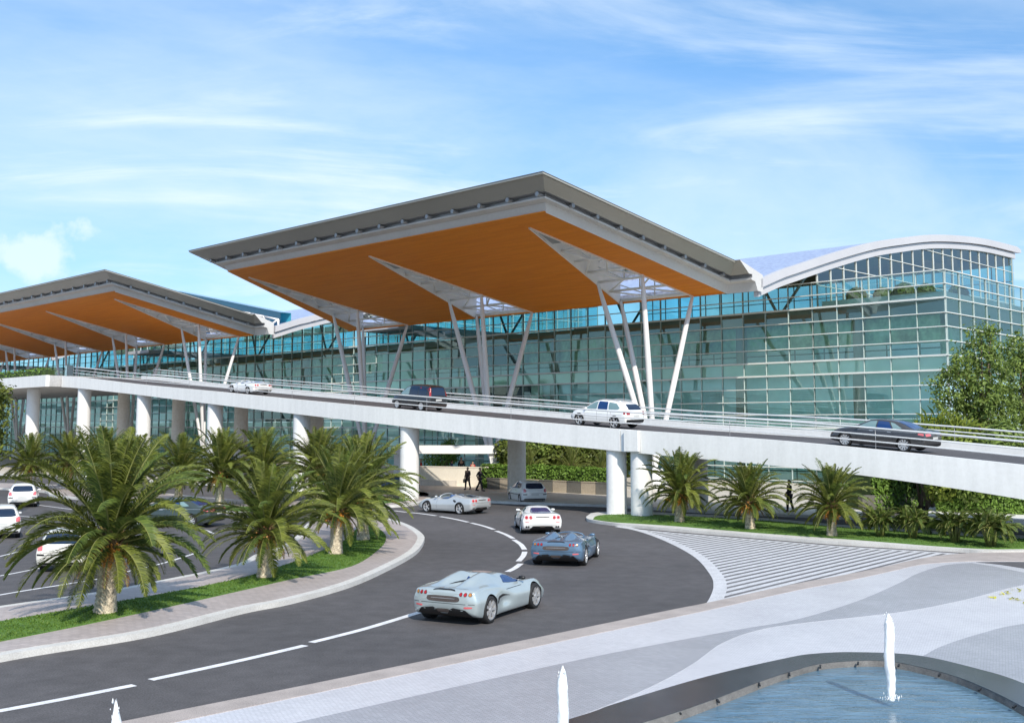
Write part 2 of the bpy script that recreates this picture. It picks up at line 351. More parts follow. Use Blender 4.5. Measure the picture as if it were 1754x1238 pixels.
def smooth_curve(pts, sub=8, closed=False):
    pts = [Vector(p) for p in pts]; n = len(pts); out = []
    for i in range(n if closed else n - 1):
        if closed: p0, p1, p2, p3 = pts[i - 1], pts[i], pts[(i + 1) % n], pts[(i + 2) % n]
        else: p0, p1, p2, p3 = pts[max(i - 1, 0)], pts[i], pts[i + 1], pts[min(i + 2, n - 1)]
        for k in range(sub):
            t = k / sub
            out.append(0.5 * ((2 * p1) + (p2 - p0) * t + (2 * p0 - 5 * p1 + 4 * p2 - p3) * t * t + (3 * p1 - p0 - 3 * p2 + p3) * t ** 3))
    if not closed: out.append(pts[-1])
    return out
def G(px, z=0.0, sub=8, closed=False): return smooth_curve([gp(x, y, z) for x, y in px], sub, closed)
def offset_poly(poly, d):
    n = len(poly); ar = sum(poly[i][0] * poly[(i + 1) % n][1] - poly[(i + 1) % n][0] * poly[i][1] for i in range(n))
    sg = 1 if ar > 0 else -1; out = []
    for i in range(n):
        t = Vector(poly[(i + 1) % n][:2]) - Vector(poly[i - 1][:2]); t.normalize()
        out.append((poly[i][0] - t.y * sg * d, poly[i][1] + t.x * sg * d))
    return out
def inside(poly, x, y):
    c = False; n = len(poly)
    for i in range(n):
        x0, y0 = poly[i][0], poly[i][1]; x1, y1 = poly[i - 1][0], poly[i - 1][1]
        if (y0 > y) != (y1 > y) and x < (x1 - x0) * (y - y0) / (y1 - y0) + x0: c = not c
    return c
def ribbon(mb, pts, w, z, mi=0):
    pts = [Vector(p) for p in pts]; o = len(mb.v); n = len(pts)
    for i, p in enumerate(pts):
        t = pts[min(i + 1, n - 1)] - pts[max(i - 1, 0)]; t.z = 0; t.normalize(); nrm = Vector((-t.y, t.x, 0))
        for s in (1, -1): q = p + nrm * (w / 2 * s); mb.v.append((q.x, q.y, z))
    for i in range(n - 1): mb.f.append((o + 2 * i, o + 2 * i + 1, o + 2 * i + 3, o + 2 * i + 2)); mb.m.append(mi)

# ------------------------------------------------------------------ world, sun, camera
SUN_DIR = Vector((0.29, -0.957, 0)).normalized(); SUN_EL = 38
w = bpy.data.worlds.new("World"); scene.world = w; w.use_nodes = True
nt = w.node_tree; N = nt.nodes; K = nt.links; bg = N['Background']
sky = N.new('ShaderNodeTexSky'); sky.sky_type = 'NISHITA'; sky.sun_disc = False
sky.sun_elevation = R(SUN_EL); sky.sun_rotation = math.atan2(SUN_DIR.x, SUN_DIR.y)
sky.air_density = 1.0; sky.dust_density = 0.6; sky.ozone_density = 2.5
tc = N.new('ShaderNodeTexCoord'); sep = N.new('ShaderNodeSeparateXYZ'); K.new(tc.outputs['Generated'], sep.inputs[0])
def mth(op, a, b=None, c=None, clamp=False):
    n = N.new('ShaderNodeMath'); n.operation = op; n.use_clamp = clamp
    for i, v in enumerate((a, b, c)):
        if v is None: continue
        if hasattr(v, 'links'): K.new(v, n.inputs[i])
        else: n.inputs[i].default_value = v
    return n.outputs[0]
zc = mth('MAXIMUM', sep.outputs[2], 0.0); den = mth('ADD', zc, 0.16)
cmb = N.new('ShaderNodeCombineXYZ'); K.new(mth('DIVIDE', sep.outputs[0], den), cmb.inputs[0]); K.new(mth('DIVIDE', sep.outputs[1], den), cmb.inputs[1])
def cl(scale, stretch, rot, lo, hi, off, det=9, dist=1.0):
    mp = N.new('ShaderNodeMapping'); K.new(cmb.outputs[0], mp.inputs[0]); mp.inputs['Rotation'].default_value = (0, 0, R(rot))
    mp.inputs['Scale'].default_value = stretch; mp.inputs['Location'].default_value = off
    t = N.new('ShaderNodeTexNoise'); K.new(mp.outputs[0], t.inputs[0]); t.inputs['Scale'].default_value = scale
    t.inputs['Detail'].default_value = det; t.inputs['Roughness'].default_value = 0.58; t.inputs['Distortion'].default_value = dist
    return mth('SMOOTHSTEP', t.outputs[0], lo, hi) if False else _ss(t.outputs[0], lo, hi)
def _ss(v, lo, hi):
    r = N.new('ShaderNodeMapRange'); r.interpolation_type = 'SMOOTHSTEP'; K.new(v, r.inputs[0])
    r.inputs[1].default_value = lo; r.inputs[2].default_value = hi; return r.outputs[0]
c1 = cl(0.75, (0.8, 0.75, 1), 24, 0.36, 0.68, (3.1, 1.7, 0), 9, 0.5)      # broad veils
c2 = cl(1.5, (0.7, 1.7, 1), -18, 0.46, 0.76, (0.4, 5.2, 0), 10, 0.8)    # wisps
cc = mth('MULTIPLY', mth('ADD', mth('MULTIPLY', c1, 0.56), mth('MULTIPLY', c2, 0.62), clamp=True), 0.85)
vd = N.new('ShaderNodeVectorMath'); vd.operation = 'DISTANCE'; mpv = N.new('ShaderNodeMapping'); K.new(tc.outputs['Generated'], mpv.inputs[0]); mpv.inputs['Scale'].default_value = (1, 1, 2.6)
K.new(mpv.outputs[0], vd.inputs[0]); vd.inputs[1].default_value = (-0.415, 0.895, 0.375)
tn = N.new('ShaderNodeTexNoise'); K.new(tc.outputs['Generated'], tn.inputs[0]); tn.inputs['Scale'].default_value = 17; tn.inputs['Detail'].default_value = 7; tn.inputs['Roughness'].default_value = 0.55
puff = _ss(mth('SUBTRACT', tn.outputs[0], mth('MULTIPLY', vd.outputs['Value'], 3.0)), 0.22, 0.40)
cc2 = mth('MAXIMUM', cc, mth('MULTIPLY', puff, 0.65))
hor = _ss(sep.outputs[2], 0.34, -0.02)
mixh = N.new('ShaderNodeMix'); mixh.data_type = 'RGBA'; K.new(mth('MULTIPLY', hor, 0.35), mixh.inputs[0])
tint = N.new('ShaderNodeMix'); tint.data_type = 'RGBA'; tint.blend_type = 'MULTIPLY'; tint.inputs[0].default_value = 1
K.new(sky.outputs[0], tint.inputs[6])
tz = N.new('ShaderNodeMix'); tz.data_type = 'RGBA'; K.new(_ss(sep.outputs[2], 0.05, 0.50), tz.inputs[0]); tz.inputs[6].default_value = (0.86, 1.02, 1.26, 1); tz.inputs[7].default_value = (1.02, 1.42, 1.55, 1)
K.new(tz.outputs[2], tint.inputs[7])
K.new(tint.outputs[2], mixh.inputs[6]); mixh.inputs[7].default_value = (4.0, 6.1, 8.9, 1)
mixc_ = N.new('ShaderNodeMix'); mixc_.data_type = 'RGBA'; K.new(cc2, mixc_.inputs[0]); K.new(mixh.outputs[2], mixc_.inputs[6])
mixc_.inputs[7].default_value = (6.9, 7.8, 8.6, 1)
K.new(mixc_.outputs[2], bg.inputs[0]); bg.inputs[1].default_value = 0.118
sl = bpy.data.lights.new('sun', 'SUN'); sl.energy = 4.2; sl.angle = R(0.53); sl.color = (1.0, 0.93, 0.82)
so = bpy.data.objects.new('sun', sl); COL.objects.link(so)
sd = Vector((SUN_DIR.x * math.cos(R(SUN_EL)), SUN_DIR.y * math.cos(R(SUN_EL)), math.sin(R(SUN_EL))))
so.rotation_euler = (-sd).to_track_quat('-Z', 'Y').to_euler(); so.location = (30, -40, 60)
cam = bpy.data.cameras.new('camera'); co = bpy.data.objects.new('camera', cam); COL.objects.link(co); scene.camera = co
cam.sensor_width = 36; cam.lens = F / 1754 * 36; cam.clip_end = 4000; cam.clip_start = 0.3
co.location = (0, 0, H); co.rotation_euler = (R(90) + PITCH, 0, 0)
cam.shift_x = 0; cam.shift_y = -(619 - PY) / 1754
scene.view_settings.view_transform = 'Standard'; scene.view_settings.look = 'None'; scene.view_settings.exposure = 0.24
scene.view_settings.gamma = 1
scene.cycles.max_bounces = 8; scene.cycles.transparent_max_bounces = 24; scene.cycles.sample_clamp_indirect = 6
# ------------------------------------------------------------------ ground
mb = MB(); mb.box(-1500, 1500, -300, 2500, -0.6, -0.05); tag(mb.build('ground', M['earth']), kind='structure')
mb = MB(); mb.prism([(-170, -10), (90, -10), (90, 150), (-170, 190)], -0.3, 0.0); tag(mb.build('road', M['asphalt']), kind='structure')

def island(outline, kerbw, ztop, inner_mat, name_k, name_p, grass=None, gname='lawn', kerbm='kerb'):
    mb = MB(); mb.prism(outline, -0.1, ztop); tag(mb.build(name_k, M[kerbm]), kind='structure')
    if inner_mat:
        mb = MB(); mb.prism(offset_poly(outline, kerbw), -0.1, ztop + 0.006); tag(mb.build(name_p, inner_mat), kind='structure')
    if grass:
        mb = MB(); mb.prism(grass, -0.1, ztop + 0.03); tag(mb.build(gname, M['turf']), kind='structure')
def blades(poly, z, n, name, label, hmin=.025, hmax=.06):
    rng = random.Random(len(poly) * 31 + n); xs = [p[0] for p in poly]; ys = [p[1] for p in poly]; mb = MB(); k = 0
    while k < n:
        x, y = rng.uniform(min(xs), max(xs)), rng.uniform(min(ys), max(ys))
        if not inside(poly, x, y): continue
        k += 1; a = rng.uniform(0, 6.28); hh = rng.uniform(hmin, hmax); l = rng.uniform(-.05, .05); l2 = rng.uniform(-.05, .05); wd = .018
        mb.add([(x - wd * math.cos(a), y - wd * math.sin(a), z), (x + wd * math.cos(a), y + wd * math.sin(a), z), (x + l, y + l2, z + hh)], [(0, 1, 2)])
    return tag(mb.build(name, M['blade']), label, 'grass', kind='stuff')

# palm median in front
front = G([(-420, 1228), (0, 1134), (251, 1092), (418, 1050.5), (500, 1034), (602, 1005), (671, 974), (712, 950), (726, 931), (724, 920), (705, 906), (678, 895.5), (644, 887)])
back = G([(600, 882), (560, 886), (528, 900), (509, 922), (480, 942), (439, 955), (400, 974), (266, 1003), (165, 1022), (0, 1046.5), (-420, 1112)])
isl = [(p.x, p.y) for p in front + back]
gr = G([(-420, 1176), (0, 1096.6), (209, 1054.7), (418, 1008.7), (500, 990), (602.6, 968), (647, 941), (661, 923), (654, 909), (632, 899), (612, 905), (590, 925), (567, 936), (510, 959), (418, 988), (251, 1021), (125, 1042), (0, 1063), (-420, 1130)], 0.18, 6, True)
gr = [(p.x, p.y) for p in gr]
island(isl, 0.32, 0.15, M['pave'], 'median_kerb', 'median_paving', gr, 'median_lawn')
blades(gr, 0.175, 26000, 'median_grass', 'short green grass under the palms on the curved median')
# second strip further back
o2 = [(p.x, p.y) for p in G([(-300, 822), (-150, 826), (0, 830), (120, 834), (232, 843), (378, 857), (480, 862), (560, 858), (640, 850), (700, 845), (733, 846), (741, 852), (725, 862), (690, 868), (600, 872), (500, 880), (420, 882), (356, 877), (254, 866), (96, 852), (58, 842), (-150, 832), (-300, 830)], 0, 5, True)]
g2 = [(p.x, p.y) for p in G([(245, 850), (300, 857), (378, 864.5), (480, 869), (560, 865), (640, 858), (690, 853), (700, 856), (640, 863), (560, 868), (480, 874), (420, 875), (356, 871), (262, 859)], 0.18, 5, True)]
island(o2, 0.3, 0.15, M['pave'], 'strip_kerb', 'strip_paving', g2, 'strip_lawn')
# forecourt in front of the terminal
fc = G([(-400, 800), (0, 814), (300, 828), (560, 843), (720, 853), (850, 862), (1040, 868.5), (1118, 873), (1218, 879.5), (1369, 886), (1440, 889.5), (1468, 888), (1478, 883), (1468, 874), (1440, 866)], 0, 6)
fc = [(p.x, p.y) for p in fc] + [tuple(W(8, 6)[:2]), tuple(W(8, 60)[:2]), tuple(W(-260, 60)[:2]), tuple(W(-260, -30)[:2])]
island(fc, 0.35, 0.15, M['forecourt'], 'forecourt_kerb', 'forecourt')
# island with the twin columns and the right hand palms
o3 = G([(1004, 889), (1010, 894), (1050, 900), (1100, 905), (1160, 910.5), (1300, 922), (1430, 932.5), (1560, 940.5), (1640, 945.5), (1692, 949), (1760, 949), (1950, 947)], 0, 6) + G([(1950, 926), (1754, 922), (1640, 916.5), (1450, 904), (1300, 891), (1120, 881), (1040, 880.5), (1012, 883)], 0, 6)
o3 = [(p.x, p.y) for p in o3]
g3 = G([(1016, 888.5), (1050, 893), (1100, 896), (1160, 900), (1300, 911.5), (1450, 922), (1606, 934), (1692, 938.6), (1754, 938.6), (1950, 938)], 0.18, 6) + G([(1950, 925), (1754, 922), (1640, 916), (1450, 903), (1300, 890.5), (1120, 881), (1040, 881), (1020, 884)], 0.18, 6)
g3 = [(p.x, p.y) for p in g3]
island(o3, 0.3, 0.15, None, 'column_island_kerb', '', g3, 'column_island_lawn')
blades(g3, 0.175, 14000, 'column_island_grass', 'green grass strip under the small palms beside the hatched area')
# plaza with the fountain
kr = G([(-900, 1478), (268, 1238), (600, 1170), (1123, 1059), (1211, 1041), (1360, 1008), (1455, 990), (1525, 975), (1559, 966.5), (1610, 957.5), (1670, 953), (1754, 952), (2000, 950)], 0, 6)
kp = G([(-900, 1487), (268, 1243), (600, 1174), (1123, 1063.5), (1211, 1045), (1360, 1011.5), (1455, 993.5), (1533, 976.5), (1572, 967.5), (1610, 963.5), (1662, 961), (1754, 961), (2000, 961)], 0.14, 6)
mb = MB(); mb.prism([(p.x, p.y) for p in kr] + [(p.x, p.y) for p in reversed(kp)], -0.1, 0.15); tag(mb.build('plaza_kerb', M['kerb2']), kind='structure')
def sheet(px, z, name, m, z0=None, closed=True, sub=6):
    mb = MB(); mb.prism(px, z - 0.003 if z0 is None else z0, z); return tag(mb.build(name, m), kind='structure')
band1 = G([(-700, 1520), (100, 1325), (500, 1238), (850, 1160), (1056, 1116), (1262, 1078), (1365, 1060), (1468, 1029), (1540, 998), (1571, 982), (1618, 967.5), (1668, 963.5)], .145, 6) + G([(1700, 969), (1754, 981), (1960, 1020)], .145, 3) + G([(1960, 960), (1754, 1001), (1654, 1026), (1546, 1047), (1365, 1067.5), (1293, 1080), (1236, 1101), (1185, 1137), (1108, 1178), (979, 1230), (700, 1325), (100, 1540)], .145, 6)
band1 = [(p.x, p.y) for p in G([(-700, 1520), (100, 1325), (500, 1238), (850, 1160), (1056, 1116), (1262, 1078), (1365, 1060), (1468, 1029), (1540, 998), (1571, 982), (1618, 967.5), (1664, 963.5)], .145, 6)] + [(p.x, p.y) for p in G([(1700, 969), (1760, 981), (1900, 1008)], .145, 4)] + [(p.x, p.y) for p in G([(1900, 975), (1754, 1001), (1654, 1026), (1546, 1047), (1365, 1067.5), (1293, 1080), (1236, 1101), (1185, 1137), (1108, 1178), (979, 1230), (700, 1325), (100, 1540)], .145, 6)]
sheet(band1, 0.1445, 'plaza_grey_band', M['plazag'], 0.1)
sheet([(p.x, p.y) for p in G([(1672, 962.5), (1700, 962), (1760, 962), (1960, 962)], .145, 4)] + [(p.x, p.y) for p in G([(1960, 1010), (1754, 973), (1700, 965)], .145, 4)], 0.149, 'plaza_asphalt', M['asphalt'], 0.1)
sheet([(p.x, p.y) for p in G([(1560, 1130), (1582, 1122), (1613, 1106), (1675, 1085.6), (1754, 1067.5), (1950, 1045), (2200, 1030)], .145, 6)] + [(p.x, p.y) for p in G([(2180, 1450), (1900, 1252), (1754, 1186), (1675, 1155), (1610, 1137)], .145, 4)], 0.1445, 'plaza_grey_wave', M['plazag'], 0.1)
# pool
po = G([(-200, 1575), (560, 1353), (979, 1230), (1056, 1204), (1211, 1158), (1345, 1127), (1396, 1119), (1468, 1116.5), (1572, 1122), (1675, 1145), (1754, 1170), (1900, 1236), (2150, 1420)], .16, 6)
pi = G([(-200, 1650), (600, 1386), (1097, 1238), (1211, 1201), (1298, 1168), (1345, 1152.5), (1401, 1137), (1468, 1131), (1520, 1132), (1572, 1141), (1654, 1164), (1754, 1211), (1880, 1290), (2050, 1460)], .16, 6)
pm = [(p.x * .5 + q.x * .5, p.y * .5 + q.y * .5) for p, q in zip(po, pi)] if len(po) == len(pi) else [(p.x, p.y - .15) for p in po]
mb = MB(); mb.prism([(p.x, p.y) for p in kp] + [(60, kp[-1].y), (60, pm[-1][1])] + pm[::-1] + [(pm[0][0], -9), (-40, -9), (-40, 12)], -0.1, 0.14); tag(mb.build('plaza', M['plaza']), kind='structure')
pool = empty('fountain_pool', gp(1470, 1160))
tag(pool, 'curved fountain pool rimmed with polished dark granite coping', 'pool')
def relv(mb, o):
    c = o.location; mb.v = [(v[0] - c.x, v[1] - c.y, v[2] - c.z) for v in mb.v]; return mb
mb = MB(); mb.prism([(p.x, p.y) for p in po] + [(p.x, p.y) for p in reversed(pi)], 0.0, 0.165); relv(mb, pool).build('coping', M['coping'], pool)
mb = MB(); n = len(pi)
pw = [(p.x, p.y) for p in pi]; pw2 = [(q.x, q.y) for q in G([(-200, 1690), (600, 1412), (1097, 1256), (1211, 1216), (1298, 1181), (1345, 1164), (1401, 1147.5), (1468, 1141.5), (1520, 1142.5), (1572, 1152), (1654, 1176), (1754, 1226), (1880, 1310), (2050, 1490)], .04, 6)]
mb.v = [(p[0], p[1], .155) for p in pw] + [(p[0], p[1], .02) for p in pw2]; mb.f = [(k, k + 1, n + k + 1, n + k) for k in range(n - 1)]; mb.m = [0] * (n - 1); relv(mb, pool).build('inner_wall', M['gravelwall'], pool)
for px_, py_ in ((1160, 1216), (1228, 1196), (1300, 1168), (1352, 1151), (1405, 1138), (1470, 1132.5), (1540, 1136), (1610, 1152), (1680, 1177), (1740, 1206)):
    q = gp(px_, py_, .16); d = (Vector((4.5, 17.0, .16)) - q).normalized(); mb = MB(); mb.bar(q + Vector((0, 0, -.012)), q + d * .10 + Vector((0, 0, -.04)), .035, .03)
    relv(mb, pool).build('joint_clip', M['black'], pool)
wp = [(p[0], p[1]) for p in pw2] + [(pw2[-1][0], 2.5), (pw2[0][0], 2.5)]
mb = MB(); mb.prism(pw2 + [(pw2[-1][0] + 1, 2.6), (pw2[0][0], 2.6)], 0.005, 0.04); tag(mb.build('pool_water', M['water']), kind='structure')

# markings
mk = MB(); lane = [((-420, 1287), (0, 1217), (230, 1173)), ((258, 1164), (400, 1133.5), (523, 1105)), ((533, 1100), (620, 1078), (700, 1054), (760, 1035)), ((869, 979), (882, 972.5), (892, 965)), ((888, 961), (896, 952), (899, 944.5)), ((898.5, 941), (892, 932), (880, 924)), ((879, 922), (866, 915), (850, 909)), ((846, 906.5), (828, 900.5), (807, 895.2)), ((802, 894), (780, 889), (754, 884.3)), ((747, 883), (726, 880), (704, 877.6)), ((696, 877), (676, 874.5), (655, 873)), ((645, 872.6), (610, 874), (580, 877))]
def dash(px, wd, z=0.006):
    ribbon(mk, G(px, 0, 5), wd, z)
for d in lane: dash(d, 0.22)
tag(mk.build('lane_marking', M['mark']), kind='structure'); mk = MB()
for d, wd in ((((-300, 1074), (0, 1018.6), (104, 1001.7), (170, 990.8), (218, 978.7), (284, 963), (342, 944.7)), .14), (((-200, 1022), (0, 986), (52, 976), (110, 964)), .12), (((-200, 994), (0, 952.5), (61, 935), (110, 921)), .12), (((340, 905), (356, 909), (368, 915)), .14), (((58, 863.6), (123, 872), (200, 880)), .14), (((200, 905), (150, 897), (40, 884), (-100, 872)), .12)): dash(d, wd)
tag(mk.build('parking_marking', M['mark']), kind='structure')
# hatched area
hb = G([(1042, 897.5), (1100, 911), (1150, 930), (1195, 955), (1222, 985), (1228, 1005), (1222, 1025), (1212, 1040.5)], 0, 8)
mk = MB(); ribbon(mk, [p + Vector((0.12, 0.1, 0)) for p in hb], 0.42, 0.007)
hr = hb + G([(1225, 1037), (1360, 1007), (1455, 989), (1525, 974), (1560, 965.5), (1600, 958), (1655, 951)], 0, 5) + G([(1640, 949), (1560, 943), (1430, 935), (1300, 924.5), (1160, 913), (1100, 907.5), (1050, 900)], 0, 5)
hr = [(p.x, p.y) for p in hr]
mb = MB(); mb.prism(hr, -.05, .0035); tag(mb.build('hatch_surface', M['hatchbase']), kind='structure')
dv = ray(2440, 730); dv = Vector((dv.x, dv.y)).normalized(); nv = Vector((-dv.y, dv.x))
ss = [p[0] * nv.x + p[1] * nv.y for p in hr]; s0, s1 = min(ss), max(ss)
def span(sv):
    out = []
    n = len(hr)
    for i in range(n):
        p, q = Vector(hr[i]), Vector(hr[(i + 1) % n]); a, b = p.dot(nv) - sv, q.dot(nv) - sv
        if a * b < 0: t = a / (a - b); out.append((p + (q - p) * t).dot(dv))
    return sorted(out)
sv = s0 + 0.1
while sv < s1 - 0.4:
    e0, e1 = span(sv), span(sv + 0.25)
    for k in range(0, min(len(e0), len(e1)) - 1, 2):
        if e0[k + 1] - e0[k] > .3:
            q = [dv * e0[k] + nv * sv, dv * e0[k + 1] + nv * sv, dv * e1[k + 1] + nv * (sv + .25), dv * e1[k] + nv * (sv + .25)]
            mk.add([(v.x, v.y, 0.006) for v in q], [(0, 1, 2, 3)])
    sv += 0.43
mt = G([(1056, 901.5), (1100, 907.5), (1160, 913), (1300, 924.5), (1430, 935), (1560, 943), (1655, 949)], 0, 5); ribbon(mk, [p + Vector((0, -.1, 0)) for p in mt], .3, .008)
tag(mk.build('hatch_marking', M['hatchpaint']), kind='structure')

# ------------------------------------------------------------------ terminal
AG = -11.22; PIT = 63.7; CL = 46.15
PROF_T = [(-9.8, 16.95), (-6.5, 18.05), (-3.8, 18.8), (2.8, 20.6), (10.1, 22.4), (16.1, 23.55), (22.6, 24.65), (29.7, 25.45), (37.4, 26.0), (46.3, 26.2)]
PROF_T = [(p.x, p.y) for p in smooth_curve([Vector((b, z, 0)) for b, z in PROF_T], 4)]
term = empty('terminal_building', C0, ROT)
tag(term, 'long green glass airport terminal with wavy grey vaulted roofs', 'terminal')
XL = -212.0
zs = [0.3] + [1.3 + 1.143 * k for k in range(15)]     # horizontal mullion heights up to 17.3
zs = [0.35, 1.5, 2.65, 3.8, 4.95, 6.1, 7.25, 8.4, 9.58, 10.76, 11.93, 13.07, 14.19, 15.39, 16.52, 17.63]
va = [-2.36 * k for k in range(0, 91)]
# front glazing in bays of five panes, each with its own mullion grid; the corner bays stop at the parapet, the rest run up under the vaults
bay = 5
for k in range(0, 90, bay):
    a1, a0 = va[k], va[min(k + bay, 90)]
    mb = MB(); ztop = 17.63 if a1 > AG - 1 else 18.9
    mb.add([(a0, 0, 0.15), (a1, 0, 0.15), (a1, 0, 15.39), (a0, 0, 15.39)], [(0, 1, 2, 3)])
    mb.add([(a0, 0, 15.39), (a1, 0, 15.39), (a1, 0, ztop), (a0, 0, ztop)], [(0, 1, 2, 3)], 1)
    g = mb.build('glazing', [M['glass'], M['glassg'] if a1 > AG - 1 else M['glassb']], term)
    mb = MB()
    for z in zs:
        tk = 0.15 if z in (9.58, 10.76, 15.39, 4.95) else 0.075
        mb.box(a0, a1, -0.22, -0.02, z - tk / 2, z + tk / 2)
    if ztop > 18: mb.box(a0, a1, -0.2, -0.02, 18.72, 18.82)
    mb.build('transom', M['mull'], g)
    mb = MB()
    for i in range(k, min(k + bay, 90) + (1 if k == 0 else 0)):
        w_ = 0.02; mb.box(va[i] - w_, va[i] + w_, -0.12, 0.10, 0.15, ztop)
    mb.build('mullion', M['mullv'], g)
# right side glazing
vb = [2.75 * k for k in range(0, 17)]
mb = MB(); mb.add([(0, 0, .15), (0, vb[-1], .15), (0, vb[-1], 15.39), (0, 0, 15.39)], [(0, 1, 2, 3)]); mb.add([(0, 0, 15.39), (0, vb[-1], 15.39), (0, vb[-1], 17.63), (0, 0, 17.63)], [(0, 1, 2, 3)], 1)
g = mb.build('side_glazing', [M['glass'], M['glassg']], term)
mb = MB()
for z in zs: mb.box(0.02, 0.16, -0.22, vb[-1], z - .035, z + .035)
mb.build('transom', M['mull'], g); mb = MB()
for b in vb: mb.box(-.08, 0.10, b - .025, b + .025, 0.15, 17.63)
mb.build('mullion', M['mullv'], g)
# floors: slab edges read through the glass
def slab(z0, z1, a0, a1, b0, b1, name, m):
    mb = MB(); mb.box(a0, a1, b0, b1, z0, z1); return mb.build(name, m, term)
slab(9.62, 10.70, XL, -0.35, 0.09, 0.75, 'spandrel_panel', M['spandrel'])
slab(9.75, 10.55, XL, -0.8, 0.78, 13.5, 'floor_slab', M['intfloor'])
slab(4.6, 5.7, XL, -0.35, 0.09, 0.75, 'spandrel_panel', M['spandrel'])
slab(4.7, 5.6, XL, -0.8, 0.78, 13.5, 'floor_slab', M['intfloor'])
slab(14.25, 15.36, -40, -0.35, 0.30, 46, 'terrace_slab', M['slabd'])
slab(15.37, 15.95, -11.0, -0.30, 0.25, 0.55, 'terrace_upstand', M['spandrel'])
slab(15.37, 15.95, -0.55, -0.25, 0.6, 44, 'terrace_upstand', M['spandrel'])
slab(14.6, 15.3, XL, -40.1, 0.30, 13.5, 'floor_slab', M['slabd'])
for z0, z1, bb_, mm in ((0.15, 4.55, 1.3, 'interior'), (5.75, 9.6, 1.2, 'aqua'), (10.75, 11.9, 1.5, 'interior'), (11.9, 14.55, 1.7, 'lining')):
    mb = MB(); mb.add([(XL, bb_, z0), (-1.2, bb_, z0), (-1.2, bb_, z1), (XL, bb_, z1)], [(0, 1, 2, 3)])
    mb.add([(-1.2, bb_, z0), (-1.2, 44, z0), (-1.2, 44, z1), (-1.2, bb_, z1)], [(0, 1, 2, 3)]) if z1 < 9 else None
    mb.build('inner_wall', M[mm], term)
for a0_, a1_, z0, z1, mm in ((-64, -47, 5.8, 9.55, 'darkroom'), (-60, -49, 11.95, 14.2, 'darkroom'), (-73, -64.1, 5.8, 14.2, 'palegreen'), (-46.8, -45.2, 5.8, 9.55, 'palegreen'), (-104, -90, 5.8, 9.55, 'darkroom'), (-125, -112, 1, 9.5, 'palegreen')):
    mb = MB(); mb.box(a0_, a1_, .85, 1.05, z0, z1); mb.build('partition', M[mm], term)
mb = MB(); mb.box(-4.7, -4.4, 5.3, 44, 9.7, 14.2); mb.build('inner_wall', M['lining'], term)
for k in range(14):
    a = -8.2 - 11.8 * k
    mb = MB(); mb.lathe([(0.62, 0.15), (0.62, 4.65)], 16, c=(a, 1.35, 0)); mb.lathe([(0.62, 5.71), (0.62, 9.7)], 16, c=(a, 1.35, 0)); mb.lathe([(0.5, 10.58), (0.5, 14.3)], 16, c=(a, 1.35, 0))
    mb.build('hall_column', M['intcol'], term, True)
# steel branches behind the clerestory
for k in range(9):
    a = -17.5 - 18.0 * k
    mb = MB(); mb.tube([(a, 4, 15.3), (a - 3.4, 5, 20.4)], .14, 8); mb.tube([(a, 4, 15.3), (a + 3.4, 5, 20.4)], .14, 8)
    mb.build('steel_branch', M['dsteel'], term, True)
